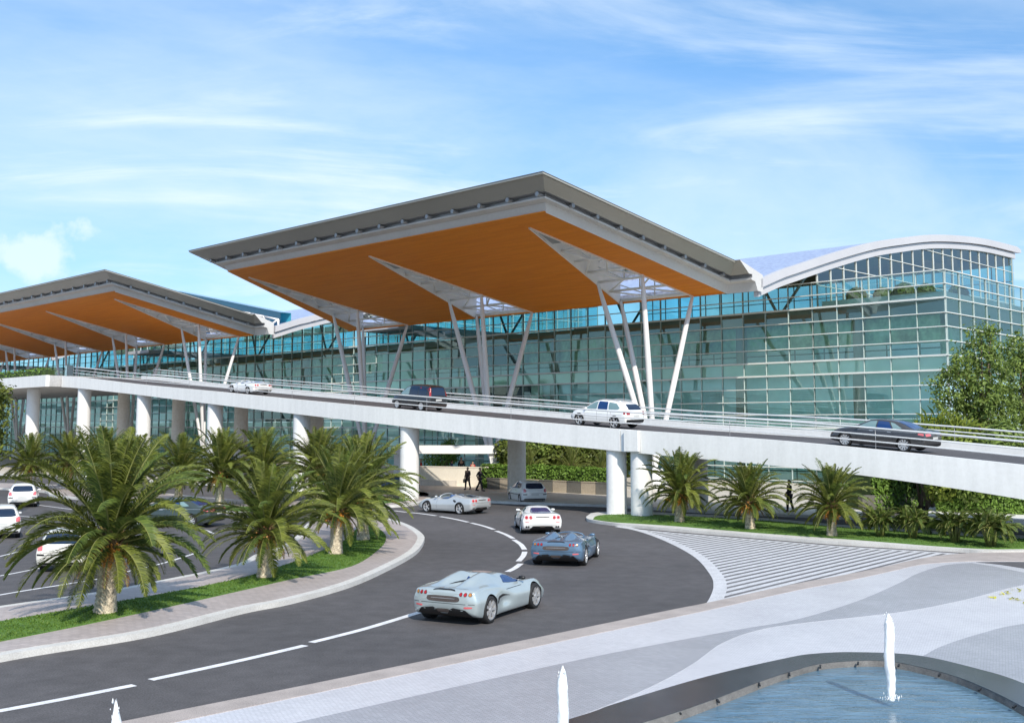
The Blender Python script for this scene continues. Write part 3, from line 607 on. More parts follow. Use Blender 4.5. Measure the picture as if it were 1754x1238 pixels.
# vaults
VS = 0.0
def vprof(off): return [(b + VS, z - off) for b, z in PROF_T]
for i in range(4):
    r = AG - PIT * i; l = r - CL - 9.0; VS = 0.0 if i == 0 else -4.4
    mb = MB(); n = len(PROF_T)
    top = vprof(0.12); bot = vprof(0.75); o = 0
    mb.v = [(x, b, z) for x in (l, r - .05) for b, z in top + bot[::-1]]
    m_ = 2 * n
    for j in range(m_):
        q = (j + 1) % m_; mb.f.append((j, q, m_ + q, m_ + j)); mb.m.append(1 if n <= j < m_ - 1 else 0)
    mb.f += [tuple(range(m_)), tuple(range(2 * m_ - 1, m_ - 1, -1))]; mb.m += [0, 0]
    rf = mb.build('vault_roof', [M['roofm'], M['ceil']], term, recalc=True)
    mb = MB()                                               # two stepped edge bands on the gable
    for (o0, o1, x0, x1) in ((0.0, 0.72, r - .04, r + .42), (0.80, 1.42, r - .30, r + .16)):
        ov = 0.5 if o0 == 0 else 0
        tp = vprof(o0); bt = vprof(o1)
        if ov: tp = tp + [(tp[-1][0] + 1.2, tp[-1][1] - .25)]; bt = bt + [(bt[-1][0] + 1.2, bt[-1][1] + .1)]
        nn = len(tp); base = len(mb.v); mb.v += [(x, b, z) for x in (x0, x1) for b, z in tp + bt[::-1]]
        for j in range(2 * nn):
            q = (j + 1) % (2 * nn); mb.f.append((base + j, base + q, base + 2 * nn + q, base + 2 * nn + j)); mb.m.append(0)
        for j in range(nn - 1):
            for sx in (0, 2 * nn): mb.f.append(tuple(base + sx + t for t in (j, j + 1, 2 * nn - 2 - j, 2 * nn - 1 - j))); mb.m.append(0)
    mb.build('gable_edge', M['band'], rf, recalc=True)
    if i < 3:                                               # glazed gable wall under the vault
        mb = MB(); gb = [(b, z) for b, z in vprof(1.3) if b > 0.2]
        gb = [(0.05, 19.0)] + gb; base = 15.4
        x = r - .12
        for j in range(len(gb) - 1): mb.add([(x, gb[j][0], base), (x, gb[j + 1][0], base), (x, gb[j + 1][0], gb[j + 1][1]), (x, gb[j][0], gb[j][1])], [(0, 1, 2, 3)])
        gg_ = mb.build('gable_glazing', M['glassg'], term)
        mb = MB(); import bisect
        bs = [p[0] for p in gb]
        def zat(b):
            j = max(1, min(len(bs) - 1, bisect.bisect(bs, b))); t = (b - bs[j - 1]) / (bs[j] - bs[j - 1]); return gb[j - 1][1] + (gb[j][1] - gb[j - 1][1]) * t
        for k in range(0, 20):
            b = 0.1 + 2.4 * k
            if b < bs[-1]: mb.box(x - .06, x + .10, b - .04, b + .04, base, zat(b))
        for z in (17.4, 19.3, 21.2, 23.1):
            b0 = next((b for b in [q * .25 for q in range(0, 180)] if zat(b) > z + .1), None)
            if b0 is not None: mb.box(x + .03, x + .12, max(b0, .1), bs[-1], z - .03, z + .03)
        mb.build('mullion', M['mull'], gg_)
    # rear glazing of the hall
    mb = MB(); rm = r - 40
    mb.add([(l, 45.5, 14.3), (rm, 45.5, 14.3), (rm, 45.5, 25.3), (l, 45.5, 25.3)], [(0, 1, 2, 3)]); mb.add([(rm, 45.5, 14.3), (r, 45.5, 14.3), (r, 45.5, 23.9), (rm, 45.5, 23.9)], [(0, 1, 2, 3)]); g_ = mb.build('rear_glazing', M['glassb'], term)
    mb = MB()
    for k in range(0, 24): mb.box(l + 2.4 * k - .06, l + 2.4 * k + .06, 45.35, 45.45, 14.3, 25.2)
    for z in (16, 18, 20, 22, 24): mb.box(l, r, 45.3, 45.4, z - .05, z + .05)
    mb.build('mullion', M['mullv'], g_)
    mb = MB(); mb.box(rm, r - .2, 45.2, 45.6, 23.9, 25.35); mb.build('rear_bulkhead', M['ceil'], term)
    # low roof between two vaults with a blue glazed monitor on it
    l2 = r - PIT
    mb = MB(); mb.box(l2 + .5, l - .05, -2.0, 45, 17.0, 17.5); mb.build('flat_roof', M['band'], term)
    mb = MB(); pa, pz = -124.6, 26.2
# blue sloped monitor rising between the first and second canopies
a0_, z0_ = onb(290, 496, -13.0); a1_, z1_ = onb(570, 553, -13.0)
mb = MB(); zb_ = 16.9
z1_ = z0_ + (z1_ - z0_) * (-75.3 - a0_) / (a1_ - a0_); a1_ = -75.3
mb.add([(a0_, -13, zb_), (a1_, -13, zb_), (a1_, -13, z1_), (a0_, -13, z0_)], [(0, 1, 2, 3)])
mb.add([(a0_, -13, z0_), (a1_, -13, z1_), (a1_, -11, z1_), (a0_, -11, z0_)], [(0, 1, 2, 3)])
mg = mb.build('roof_monitor', M['glassb'], term); mb = MB()
nb = 9
for k in range(nb + 1):
    t = k / nb; a = a0_ + (a1_ - a0_) * t; z = z0_ + (z1_ - z0_) * t - .9
    mb.tube([(a, -13.3, zb_), (a, -13.3, z)], .14, 6)
    if k < nb:
        t2 = (k + 1) / nb; a2 = a0_ + (a1_ - a0_) * t2; z2 = z0_ + (z1_ - z0_) * t2 - .9
        mb.tube([(a, -13.3, z), (a2, -13.3, zb_)] if k % 2 else [(a, -13.3, zb_), (a2, -13.3, z2)], .12, 6)
        mb.tube([(a, -13.3, z), (a2, -13.3, z2)], .12, 6)
mb.build('truss', M['rib'], mg, True)
mb = MB(); mb.add([(a0_, -11.5, zb_), (a1_, -11.5, zb_), (a1_, -11.5, z1_), (a0_, -11.5, z0_)], [(0, 1, 2, 3)]); mb.build('monitor_lining', mat('teal_lining', (0.07, 0.45, 0.58), .6, .1, .2), mg)
# round clipped shrubs on the roof terrace
for k, (a, b, r_) in enumerate(((-8.6, 2.0, .95), (-6.3, 2.2, .85), (-4.3, 1.9, .95), (-2.6, 2.3, .85), (-1.4, 6, .9))):
    rng = random.Random(k); mb = MB()
    for j in range(900):
        d = Vector((rng.gauss(0, 1), rng.gauss(0, 1), rng.gauss(0, 1))).normalized() * r_ * rng.uniform(.82, 1.02); p = d + Vector((0, 0, r_ * .9))
        x = d.normalized().orthogonal().normalized() * .09; y = d.normalized().cross(x); mb.add([p - x - y, p + x - y, p + x + y, p - x + y], [(0, 1, 2, 3)])
    o = mb.build('terrace_shrub', M['palm3']); o.location = W(a, b, 15.37)
    tag(o, ('round dark shrub on the glass roof terrace, ' + ('first from the left', 'second from the left', 'third from the left', 'fourth from the left', 'last one, round the corner')[k]), 'shrub', 'clipped shrubs on the roof terrace')

AG = -11.22; PIT = 63.7
# ------------------------------------------------------------------ canopies (local: x along A from the right edge, y into the building, z up)
def make_canopy(CL, n_slots, label):
    SL = -0.1555
    def ztop(b): return 21.67 + SL * (b + 35.17)
    FB, BB = -35.17, -11.3           # front and back b
    def lx(b, ins=0.0): return -CL - .457 * (b - FB) + ins * 1.52    # flaring left edge
    SLOTS = [(-5.9 - 18.65 * k) for k in range(n_slots)]
    def szof(b): return 19.66 - 0.1705 * (b + 32.2)
    can = empty('entrance_canopy', W(AG, 0, 0), ROT)
    IN = 2.5
    ti, tb = -30.35, -10.85          # slot tip and back
    def canopy_sheet(zf, xr, fb, bb, ins, name, m, parent, thick):
        mb = MB(); s0 = SLOTS[0]
        polys = [[(xr, fb), (xr, bb), (s0 + .25, bb), (s0, ti), (s0, fb)]]
        for k in range(n_slots - 1):
            s, s2 = SLOTS[k], SLOTS[k + 1]
            polys.append([(s, fb), (s, ti), (s - 7.5, bb), (s2 + .25, bb), (s2, ti), (s2, fb)])
        s = SLOTS[-1]; polys.append([(s, fb), (s, ti), (s - 7.5, bb), (lx(bb, ins), bb), (min(lx(fb, ins), s - .01), fb)])
        for p in polys:
            n = len(p); o = len(mb.v)
            mb.v += [(x, y, zf(y)) for x, y in p] + [(x, y, zf(y) + thick) for x, y in p]
            mb.f += [tuple(o + i for i in range(n)), tuple(o + n + i for i in reversed(range(n)))]; mb.m += [0, 0]
            for i in range(n): j = (i + 1) % n; mb.f.append((o + j, o + i, o + n + i, o + n + j)); mb.m.append(0)
        return mb.build(name, m, parent, recalc=True)
    tag(can, label, 'canopy', 'canopies along the terminal front')
    canopy_sheet(szof, -IN, FB + IN + .3, tb, IN, 'soffit', M['soffit'], can, .08)
    rf = canopy_sheet(lambda b: ztop(b) - .14, -.06, FB + .06, tb, .06, 'roof', M['olive'], can, .13)
    LAY = [(0, 0), (1.28, .42), (1.75, .38), (1.75, .53), (1.58, .555), (1.62, .63), (2.18, .64), (2.5, 1.0)]
    def lay_path(d, fr):
        zf = lambda b: ztop(b) + fr * (szof(b) - ztop(b))
        bq = tb - 2.0 + d
        return [(.42, bq, zf(bq)), (-d, bq, zf(bq))] + [(-d, FB + d * 1.19, zf(FB + d * 1.19)), (lx(FB + d * 1.19, d), FB + d * 1.19, zf(FB + d * 1.19)), (lx(tb, d), tb, zf(tb))]
    def fascia_part(idx, name, m):
        mb = MB()
        for i in idx:
            p, q = lay_path(*LAY[i]), lay_path(*LAY[i + 1])
            for k in range(4): mb.add([p[k], p[k + 1], q[k + 1], q[k]], [(0, 1, 2, 3)])
        return mb.build(name, m, can, recalc=False)
    fascia_part([0], 'edge_band', M['olive']); fascia_part([1, 2], 'recess', M['bracket']); fascia_part([3, 4, 5, 6], 'fascia', M['fascia2'])
    def bracket(p, d):
        mb = MB(); p = Vector(p); d = Vector(d)
        mb.tube([p - d * .05, p + d * .42], .13, 8); mb.tube([p + d * .40, p + d * .50], .17, 8); return mb.build('bracket', M['bracket'], can, True, 40)
    z_ = lambda b, fr: ztop(b) + fr * (szof(b) - ztop(b))
    nbk = int(CL / 3)
    for k in range(nbk + 1):
        x = -1.9 - (CL - 3.6) * k / nbk; b = FB + 1.62; bracket((x, b + .3, z_(b, .50)), (0, -1, 0))
    for k in range(1, 9):
        b = FB + 1.8 + 2.6 * k; bracket((-1.75, b, z_(b, .50)), (1, 0, 0))
    mb = MB(); ends = [lay_path(*l)[0] for l in LAY] + [(.42, tb + 1.3, 15.9), (.42, tb + 1.3, 17.3)]
    mb.add(ends, [tuple(range(len(ends)))]); mb.build('fascia_end', M['fascia2'], can)
    for k, s in enumerate(SLOTS):
        T = (s, ti); Rb = (s + .25, tb); Lb = (s - 7.5, tb)
        mb = MB()
        for P, Q, sg in ((T, Rb, 1), (T, Lb, -1)):
            ox = .06 * sg
            q = [(P[0] - ox, P[1], szof(P[1]) - .10), (Q[0] - ox, Q[1], szof(Q[1]) - .10), (Q[0] - ox, Q[1], ztop(Q[1]) - .02), (P[0] - ox, P[1], ztop(P[1]) - .02)]
            q2 = [(x + .12 * sg, y, z) for x, y, z in q]
            mb.add(q + q2, [(0, 1, 2, 3), (7, 6, 5, 4), (0, 4, 5, 1), (3, 2, 6, 7)])
        sk = mb.build('skylight_reveal', M['reveal'], can)
        mb = MB(); mb.add([(T[0], T[1], ztop(T[1]) - .05), (Rb[0], Rb[1], ztop(Rb[1]) - .05), (Lb[0], Lb[1], ztop(Lb[1]) - .05)], [(0, 1, 2)]); mb.build('skylight_glass', M['glassc'], sk)
        mb = MB(); mb.add([(T[0], T[1] + .1, szof(T[1]) + .1), (T[0] + .06, T[1] + 4.0, szof(T[1] + 4.0) + .1), (T[0] - 1.4, T[1] + 4.0, szof(T[1] + 4) + .1)], [(0, 1, 2)]); mb.build('tip_panel', M['bracket'], sk)
        mb = MB(); prev = None
        for j in range(6):
            t = .30 + .70 * j / 5; b = ti + (tb - ti) * t; xl = s - 7.5 * t; xr = s + .25 * t; zl, zh = szof(b) + .22, ztop(b) - .25
            r_ = .11 if j < 5 else .19
            mb.tube([(xl, b, zl), (xr, b, zl)], r_, 8)
            xm = (xl + xr) / 2; mb.tube([(xm, b, zl), (xm, b, zh)], .07, 6)
            if j % 2: mb.tube([(xl, b, zh), (xm, b, zl)], .06, 6)
            if prev:
                pxl, pxr, pxm, pb, pzl, pzh = prev
                mb.tube([(pxl, pb, pzl), (xm, b, zl)] if j % 2 else [(pxm, pb, pzl), (xl, b, zl)], .08, 6)
                mb.tube([(pxm, pb, pzl), (xr, b, zl)] if j % 2 else [(pxr, pb, pzl), (xm, b, zl)], .08, 6)
            prev = (xl, xr, xm, b, zl, zh)
        mb.build('skylight_truss', M['rib'], sk, True)
        nd = Vector((s + .1, -16.0, 1.7))
        mb = MB(); mb.lathe([(.9, 0.0), (.9, 1.25), (.55, 1.75), (0.0, 1.80)], 18, c=(nd.x, nd.y, 0)); mb.build('plinth', M['column'], can, True, 40)
        for (x, b) in ((s - 5.25, -16.6), (s - 7.3, -11.0), (s + .2, -17.5), (s + .28, -10.75)):
            e = Vector((x, b, szof(b) + .12)); pts = [nd.lerp(e, t) for t in (0, .12, .5, .88, 1)]
            mb = MB(); mb.tube(pts, [.14, .20, .245, .20, .12], 14); mb.build('strut', M['strut'], can, True, 40)
    # light fixings at the back edge: a shallow beam along the soffit
    mb = MB(); mb.box(lx(tb, IN), -IN, tb - .02, tb + .25, szof(tb) - .08, szof(tb) + .35); mb.build('edge_beam', M['soffit'], can)
    return can
make_canopy(46.15, 3, 'large flat canopy with an orange timber soffit, the one nearest to the vaulted glass corner')
c2_ = make_canopy(46.15 + 18.65 * 3, 6, 'second orange soffit canopy behind the palms, running out of the left edge of the view')
c2_.scale = (1, .81, 1); c2_.location = W(AG - PIT, -35.17 * .19, 0)

# ------------------------------------------------------------------ elevated ramp (local: terminal axes, origin at its lower end)
RB = -38.04
TOP = [(-77.84, 10.47), (-60.29, 8.98), (-49.3, 8.24), (-35.22, 7.2), (-22.04, 6.27), (-7.88, 5.28), (-2.4, 4.9), (-.43, 4.78), (4.12, 4.62), (10.52, 4.21), (15.35, 3.8), (19.2, 3.48), (24, 3.05), (30, 2.5), (38, 1.8)]
BOT = [(-77.84, 9.28), (-60.34, 8.02), (-47.57, 7.01), (-35.82, 6.12), (-27.73, 5.54), (-21.89, 5.1), (-11.27, 4.27), (-3.43, 3.74), (2.22, 3.42), (7.78, 3.15), (14.19, 2.66), (19.13, 2.05), (24, 1.4), (30, .6), (38, .2)]
def interp(tab, a):
    for (x0, y0), (x1, y1) in zip(tab, tab[1:]):
        if a <= x1: return y0 + (y1 - y0) * (a - x0) / (x1 - x0)
    return tab[-1][1]
def smooth_tab(tab):
    xs = [tab[0][0] + (tab[-1][0] - tab[0][0]) * i / 80 for i in range(81)]
    return [(x, sum(interp(tab, min(max(x + d, tab[0][0]), tab[-1][0])) for d in (-4, -2, 0, 2, 4)) / 5) for x in xs]
TOP, BOT = smooth_tab(TOP), smooth_tab(BOT)
WD = 9.4
def deckz(a, off): return interp(TOP, a) - .06 - .004 * off
rmp = empty('elevated_ramp', W(0, RB, 0), ROT); ro = lambda a, b, z: (a, b - RB, z)
tag(rmp, 'white concrete approach ramp climbing on round columns to the departures level', 'ramp')
def along(a0, a1, prof, name, m, parent=rmp, step=1.6, caps=True):
    # prof(a) -> closed list of (off, z)
    n = max(1, int((a1 - a0) / step)); mb = MB()
    for i in range(n + 1):
        a = a0 + (a1 - a0) * i / n; pr = prof(a); k = len(pr); mb.v += [(a, o, z) for o, z in pr]
    for i in range(n):
        for j in range(k): q = (j + 1) % k; mb.f.append((i * k + j, i * k + q, (i + 1) * k + q, (i + 1) * k + j)); mb.m.append(0)
    if caps: mb.f += [tuple(range(k)), tuple(n * k + j for j in reversed(range(k)))]; mb.m += [0, 0]
    return mb.build(name, m, parent, recalc=True)
JO = -2.62
gird = lambda a: [(0, interp(BOT, a)), (0, interp(TOP, a)), (.42, interp(TOP, a) + .0), (.42, deckz(a, .42) - .2), (.42, interp(BOT, a) + .02)]
along(-77.8, JO - .03, gird, 'edge_beam', M['fascia']); along(JO + .03, -1.28, gird, 'edge_beam', M['fascia']); along(-1.22, 38, gird, 'edge_beam', M['fascia'])
along(-77.8, 38, lambda a: [(.425, deckz(a, .42)), (WD - .6, deckz(a, WD - .6)), (WD - .6, deckz(a, WD) - .35), (.425, deckz(a, .4) - .35)], 'roadway', M['deck_asphalt'])
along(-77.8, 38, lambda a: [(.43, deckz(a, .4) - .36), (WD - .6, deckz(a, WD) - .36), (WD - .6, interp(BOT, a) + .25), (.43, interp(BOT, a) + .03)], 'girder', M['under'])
along(-77.8, 38, lambda a: [(WD - .59, interp(BOT, a) + .2), (WD - .59, deckz(a, WD) + .38), (WD - .1, deckz(a, WD) + .38), (WD - .1, interp(BOT, a) + .2)], 'far_kerb', M['fascia'])
mb = MB(); a = -1.25
mb.box(-1.28 - .95, -1.25, -.18, -.004, interp(BOT, a) + .1, interp(TOP, a) + .01); mb.build('joint_cover', M['fascia'], rmp)
for side, off, hz, nm in ((0, .2, 0, 'near'), (1, WD - .35, .38, 'far')):
    rl = None
    zb = (lambda a: interp(TOP, a)) if side == 0 else (lambda a: deckz(a, WD) + .38)
    sc_ = 1.0 if side == 0 else .78
    pts = [-75.5 + (38 + 75.5) * i / 60 for i in range(61)]
    mb = MB(); mb.tube([(a, off, zb(a) + .98 * sc_) for a in pts], .045, 8); rl = mb.build('railing', M['rail'], rmp, True)
    for h in (.36, .66):
        mb = MB(); mb.tube([(a, off, zb(a) + h * sc_) for a in pts], .032, 8); mb.build('rail_bar', M['rail'], rl, True)
    for i in range(0, 15):
        a = -75.5 + 8.0 * i; mb = MB(); mb.tube([(a, off, zb(a) - .01), (a, off, zb(a) + .98 * sc_)], .014, 6); mb.build('rail_post', M['bracket'], rl, True)
mb = MB(); mb.box(-77.5, -75.6, .17, .2, interp(TOP, -77) - .01, interp(TOP, -77) + 1.1); mb.build('glass_guard', M['glassc'], rmp)
def column(a, off, zt, m, r=.64, z0=0.1):
    mb = MB(); mb.lathe([(r * 1.02, z0), (r, zt)], 28, c=(a, off, 0)); return mb.build('column', m, rmp, True)
for k in range(6): a = -87 + 13 * k; column(a, .82, (interp(BOT, a) if a > -77.8 else 9.2) + .03, M['column'], .66 if k else .7)
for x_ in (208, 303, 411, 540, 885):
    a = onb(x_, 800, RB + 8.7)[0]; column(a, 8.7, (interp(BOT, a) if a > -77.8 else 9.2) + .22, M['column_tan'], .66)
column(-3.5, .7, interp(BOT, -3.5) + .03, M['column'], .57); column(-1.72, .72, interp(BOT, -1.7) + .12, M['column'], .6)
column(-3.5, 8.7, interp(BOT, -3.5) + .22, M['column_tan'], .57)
# departures deck at the head of the ramp
dk = empty('departures_deck', W(-78, RB, 0), ROT); tag(dk, 'level departures deck with a white edge beam at the far left head of the ramp', 'deck')
mb = MB(); mb.box(-150, 0, -1.6, -1.2, 9.22, 10.42); mb.build('edge_beam', M['fascia'], dk)
mb = MB(); mb.box(-.4, 0.0, -1.19, 13, 9.24, 10.40); mb.build('end_beam', M['under'], dk)  # return face: its shade is put into the colour by the darker concrete
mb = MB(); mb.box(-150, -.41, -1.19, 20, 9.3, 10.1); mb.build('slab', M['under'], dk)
mb = MB(); mb.box(-150, -1.5, -1.0, .6, 10.11, 10.45); mb.build('planter_trough', M['planter'], dk)
for k in range(8):
    column(-100 - 13 * k, .82, 9.3, M['column'], .7)
# ------------------------------------------------------------------ palms
def frond(mb, base, az, el, ln, droop, rng, npair=44, mi=0, lw=.027, ll=.52):
    # a feather leaf: arching rachis with two rows of leaflets
    d = Vector((math.cos(az) * math.cos(el), math.sin(az) * math.cos(el), math.sin(el)))
    pts = []; p = Vector(base); n = 14; tw = rng.uniform(-.4, .4)
    side0 = Vector((-math.sin(az), math.cos(az), 0))
    for i in range(n + 1):
        pts.append(p.copy()); p = p + d * (ln / n)
        d = (d + Vector((0, 0, -droop * (.35 + 1.3 * i / n) / n))).normalized()
        d = (d + side0 * rng.uniform(-.015, .015)).normalized()
    mb.tube(pts, [.028 * (1 - .85 * i / n) + .004 for i in range(n + 1)], 4, 1, caps=False)
    for k in range(npair):
        t = .13 + .87 * (k + rng.uniform(-.2, .2)) / npair; t = min(t, .995); f = t * n; i = min(int(f), n - 1); q = pts[i].lerp(pts[i + 1], f - i)
        tg = (pts[i + 1] - pts[i]).normalized(); sd = tg.cross(Vector((0, 0, 1)))
        if sd.length < .05: sd = side0.copy()
        sd.normalize(); up = sd.cross(tg).normalized()
        l = ll * (math.sin(math.pi * min(1, (t * .86 + .13))) ** .6) * rng.uniform(.8, 1.1) * ln / 3.0
        for s in (1, -1):
            dr = (sd * s * rng.uniform(.72, .9) + tg * rng.uniform(.55, .8) + up * (rng.uniform(.12, .5) + tw * s * .2)).normalized()
            dr2 = (dr + Vector((0, 0, -.45))).normalized()
            wv = (tg * .8 + up * .5 * s).normalized() * lw * rng.uniform(.8, 1.25)
            m_ = q + dr * l * .5; e = m_ + dr2 * l * .5
            mb.add([q - wv * .35, m_ - wv * .55, e, m_ + wv * .55, q + wv * .35], [(0, 1, 2, 3, 4)], mi)
def palm_meshes(seed, nf, ln, th, tr, dark=False, npair=44):
    rng = random.Random(seed); mb = MB(); gold = 2.39996
    for k in range(nf):
        u = (k + .5) / nf; el = R(86 - 98 * u ** 1.15) + rng.uniform(-.10, .10); az = k * gold + rng.uniform(-.2, .2)
        l = ln * rng.uniform(.86, 1.06) * (.82 + .28 * math.sin(math.pi * min(1, u * 1.1))) * (1.0 if u < .85 else .82)
        b = Vector((math.cos(az) * tr * .55 * u, math.sin(az) * tr * .55 * u, th + .34 - .42 * u))
        frond(mb, b, az, el, l, rng.uniform(.85, 1.45) * (0.85 + .65 * math.cos(el)), rng, npair, rng.choice((0, 0, 2, 3)))
    for k in range(7):
        az = k * .9 + rng.uniform(-.3, .3); frond(mb, Vector((math.cos(az) * tr, math.sin(az) * tr, th + .02)), az, R(-38), ln * .38, 1.5, rng, 20, 4)
    crown = (mb, [M['palmd'], M['rachis'], M['palmd'], M['palm3'], M['dry']] if dark else [M['palm'], M['rachis'], M['palm2'], M['palm3'], M['dry']])
    tb_ = MB(); n, r = 30, int(14 * th) + 6; o = 0
    for i in range(r + 1):
        z = th * i / r
        base = tr * (1.12 - .22 * min(1, z / .5) if z < .5 else .9 + .10 * (z - .5) / max(th - .5, .1))
        for j in range(n):
            a = 2 * math.pi * j / n
            pat = abs(((j / n * 9 + i * .5) % 1) - .5) * 2; ring = abs((i * .5 % 1) - .25)
            rr = base * (1 + .20 * (pat - .5) * (1 if i % 2 else .7) + rng.uniform(-.025, .025)); tb_.v.append((rr * math.cos(a), rr * math.sin(a), z))
    for i in range(r):
        for j in range(n):
            a, b = i * n + j, i * n + (j + 1) % n; tb_.f.append((a, b, b + n, a + n)); tb_.m.append(0)
    bb = MB()                                              # old leaf bases under the crown
    for k in range(70):
        az = k * gold; z = th - .28 + .62 * k / 70; r0 = tr * (.98 - .35 * k / 70)
        p = Vector((math.cos(az) * r0, math.sin(az) * r0, z)); dirv = Vector((math.cos(az) * .5, math.sin(az) * .5, .9)).normalized()
        bb.tube([p, p + dirv * .26], [.06, .025], 5)
    frs = []
    for c in range(6):
        fr = MB(); frs.append(fr)
        az0 = c * 1.05 + rng.uniform(-.4, .4) + 4.2
        cc_ = Vector((math.cos(az0) * tr * 1.32, math.sin(az0) * tr * 1.45, th - .16))
        for k in range(70):
            d = Vector((rng.gauss(0, .10), rng.gauss(0, .10), rng.gauss(0, .13))); q = cc_ + d; s = rng.uniform(.028, .046)
            fr.add([q + Vector(v) * s for v in ((1, 0, 0), (-1, 0, 0), (0, 1, 0), (0, -1, 0), (0, 0, 1.3), (0, 0, -1.3))], [(0, 2, 4), (2, 1, 4), (1, 3, 4), (3, 0, 4), (2, 0, 5), (1, 2, 5), (3, 1, 5), (0, 3, 5)])
        fr.tube([Vector((0, 0, th + .1)), cc_ + Vector((0, 0, .12)), cc_], .015, 4)
    return crown, tb_, bb, frs
def make_palm(seed, nf, ln, th, tr, dark=False, npair=44, name='date_palm'):
    (cm, cmats), tb_, bb, frs = palm_meshes(seed, nf, ln, th, tr, dark, npair)
    root = empty(name, (0, 0, 0))
    t = tb_.build('trunk', M['trunk'], root, True); bb.build('leaf_base', M['boots'], t)
    cm.build('crown', cmats, root)
    for fr in frs: fr.build('fruit_cluster', M['fruit'], root)
    return root
protoA = make_palm(1, 84, 3.05, 1.65, .27, npair=92); protoB = make_palm(2, 78, 2.75, 1.55, .25, npair=80); protoC = make_palm(5, 74, 2.85, 1.6, .25, npair=66)
protoD = make_palm(9, 84, 2.15, 1.2, .23, npair=70)
palms = [
 (protoA, 180, 1048, 1.0, 0.2, .18, 'biggest palm, nearest on the curved median, orange dates above its pale trunk', 1),
 (protoB, 453, 988, .92, 1.1, .18, 'second palm on the curved median lawn, right of the biggest palm', 1),
 (protoC, 575, 948, 1.0, 2.0, .18, 'palm on the median lawn nearest to the rounded kerb tip, third from the front', 1),
 (protoB, 622, 924, 1.03, 4.0, .18, 'palm at the very tip of the median lawn, partly hidden behind the third palm', 1),
 (protoC, 305, 857, 1.08, 3.3, .18, 'palm on the far grass strip behind the parked dark car', 0),
 (protoB, 376, 865, 1.08, 5.3, .18, 'palm on the far grass strip, just right of the one behind the dark car', 0),
 (protoC, 450, 862, 1.14, .7, .16, 'palm in the far row rising above the second median palm', 0),
 (protoB, 545, 858, 1.12, 2.6, .16, 'palm in the far row in front of the round column left of the ramp middle', 0),
 (protoC, 610, 852, 1.05, 4.6, .16, 'palm in the far row just left of the free standing ramp column', 0),
 (protoC, 48, 838, 1.04, 5.0, .15, 'far palm behind the white hatchback at the left edge', 0),
 (protoB, 118, 838, 1.02, 1.7, .15, 'far palm second from the left edge, behind the biggest palm', 0),
 (protoC, 172, 842, 1.08, 2.9, .15, 'far palm whose top shows just above the biggest palm', 0),
 (protoB, 236, 848, .98, 3.9, .15, 'far palm half hidden right of the biggest palm', 0)]
used = set()
def place(proto, loc, s, rz, label, cat='palm', group=None, name=None):
    o = proto if proto.name not in used else copy_tree(proto)
    used.add(proto.name); o.location = loc; o.scale = (s, s, s * (1 + .05 * math.sin(rz * 5))); o.rotation_euler = (.045 * math.sin(rz * 7), .05 * math.cos(rz * 3), rz)
    tag(o, label, cat, group); return o
for pr, x, y, s, rz, z, lab, f_ in palms:
    place(pr, gp(x, y, z), s, rz, lab, group='date palms on the medians')
for x, y, s, rz, lab in ((1164, 893, 1.06, .4, 'short palm standing right beside the twin ramp columns'), (1285, 905, 1.0, 2.2, 'short palm in the middle of the three beside the hatched area'), (1425, 917, .93, 4.1, 'short palm whose crown is tucked under the low ramp end, beside the four tiny ones')):
    place(protoD, gp(x, y, .18), s, rz, lab, group='short palms on the column island')
# small clumping palms
def clump_palm(seed):
    rng = random.Random(seed); root = empty('dwarf_palm', (0, 0, 0)); st = MB(); cr = MB()
    for k in range(9):
        az = k * 2.4; b = Vector((math.cos(az) * .10, math.sin(az) * .10, 0)); e = Vector((math.cos(az) * .28, math.sin(az) * .28, .62))
        st.tube([b, b.lerp(e, .5) + Vector((0, 0, .06)), e], [.045, .035, .02], 6)
        for j in range(10): frond(cr, e, az + rng.uniform(-1.9, 1.9), R(rng.uniform(-18, 80)), rng.uniform(.5, .85), rng.uniform(1.2, 2.4), rng, 22, 0, .036, .85)
    st.build('stem', M['rachis'], root, True); cr.build('crown', [M['palm3'], M['rachis']], root); return root
cp = clump_palm(3)
for x, y, s, lab in ((1508, 918, 1.08, 'tiny clump palm, first right of the three short palms'), (1563, 921, 1.08, 'tiny clump palm, second right of the short palms'), (1636, 928, 1.2, 'tiny clump palm in front of the trimmed hedge, third of four'), (1697, 935, 1.28, 'tiny clump palm in front of the trimmed hedge, last towards the right edge')):
    place(cp, gp(x, y, .18), s, x * .37, lab, group='tiny clump palms on the column island')

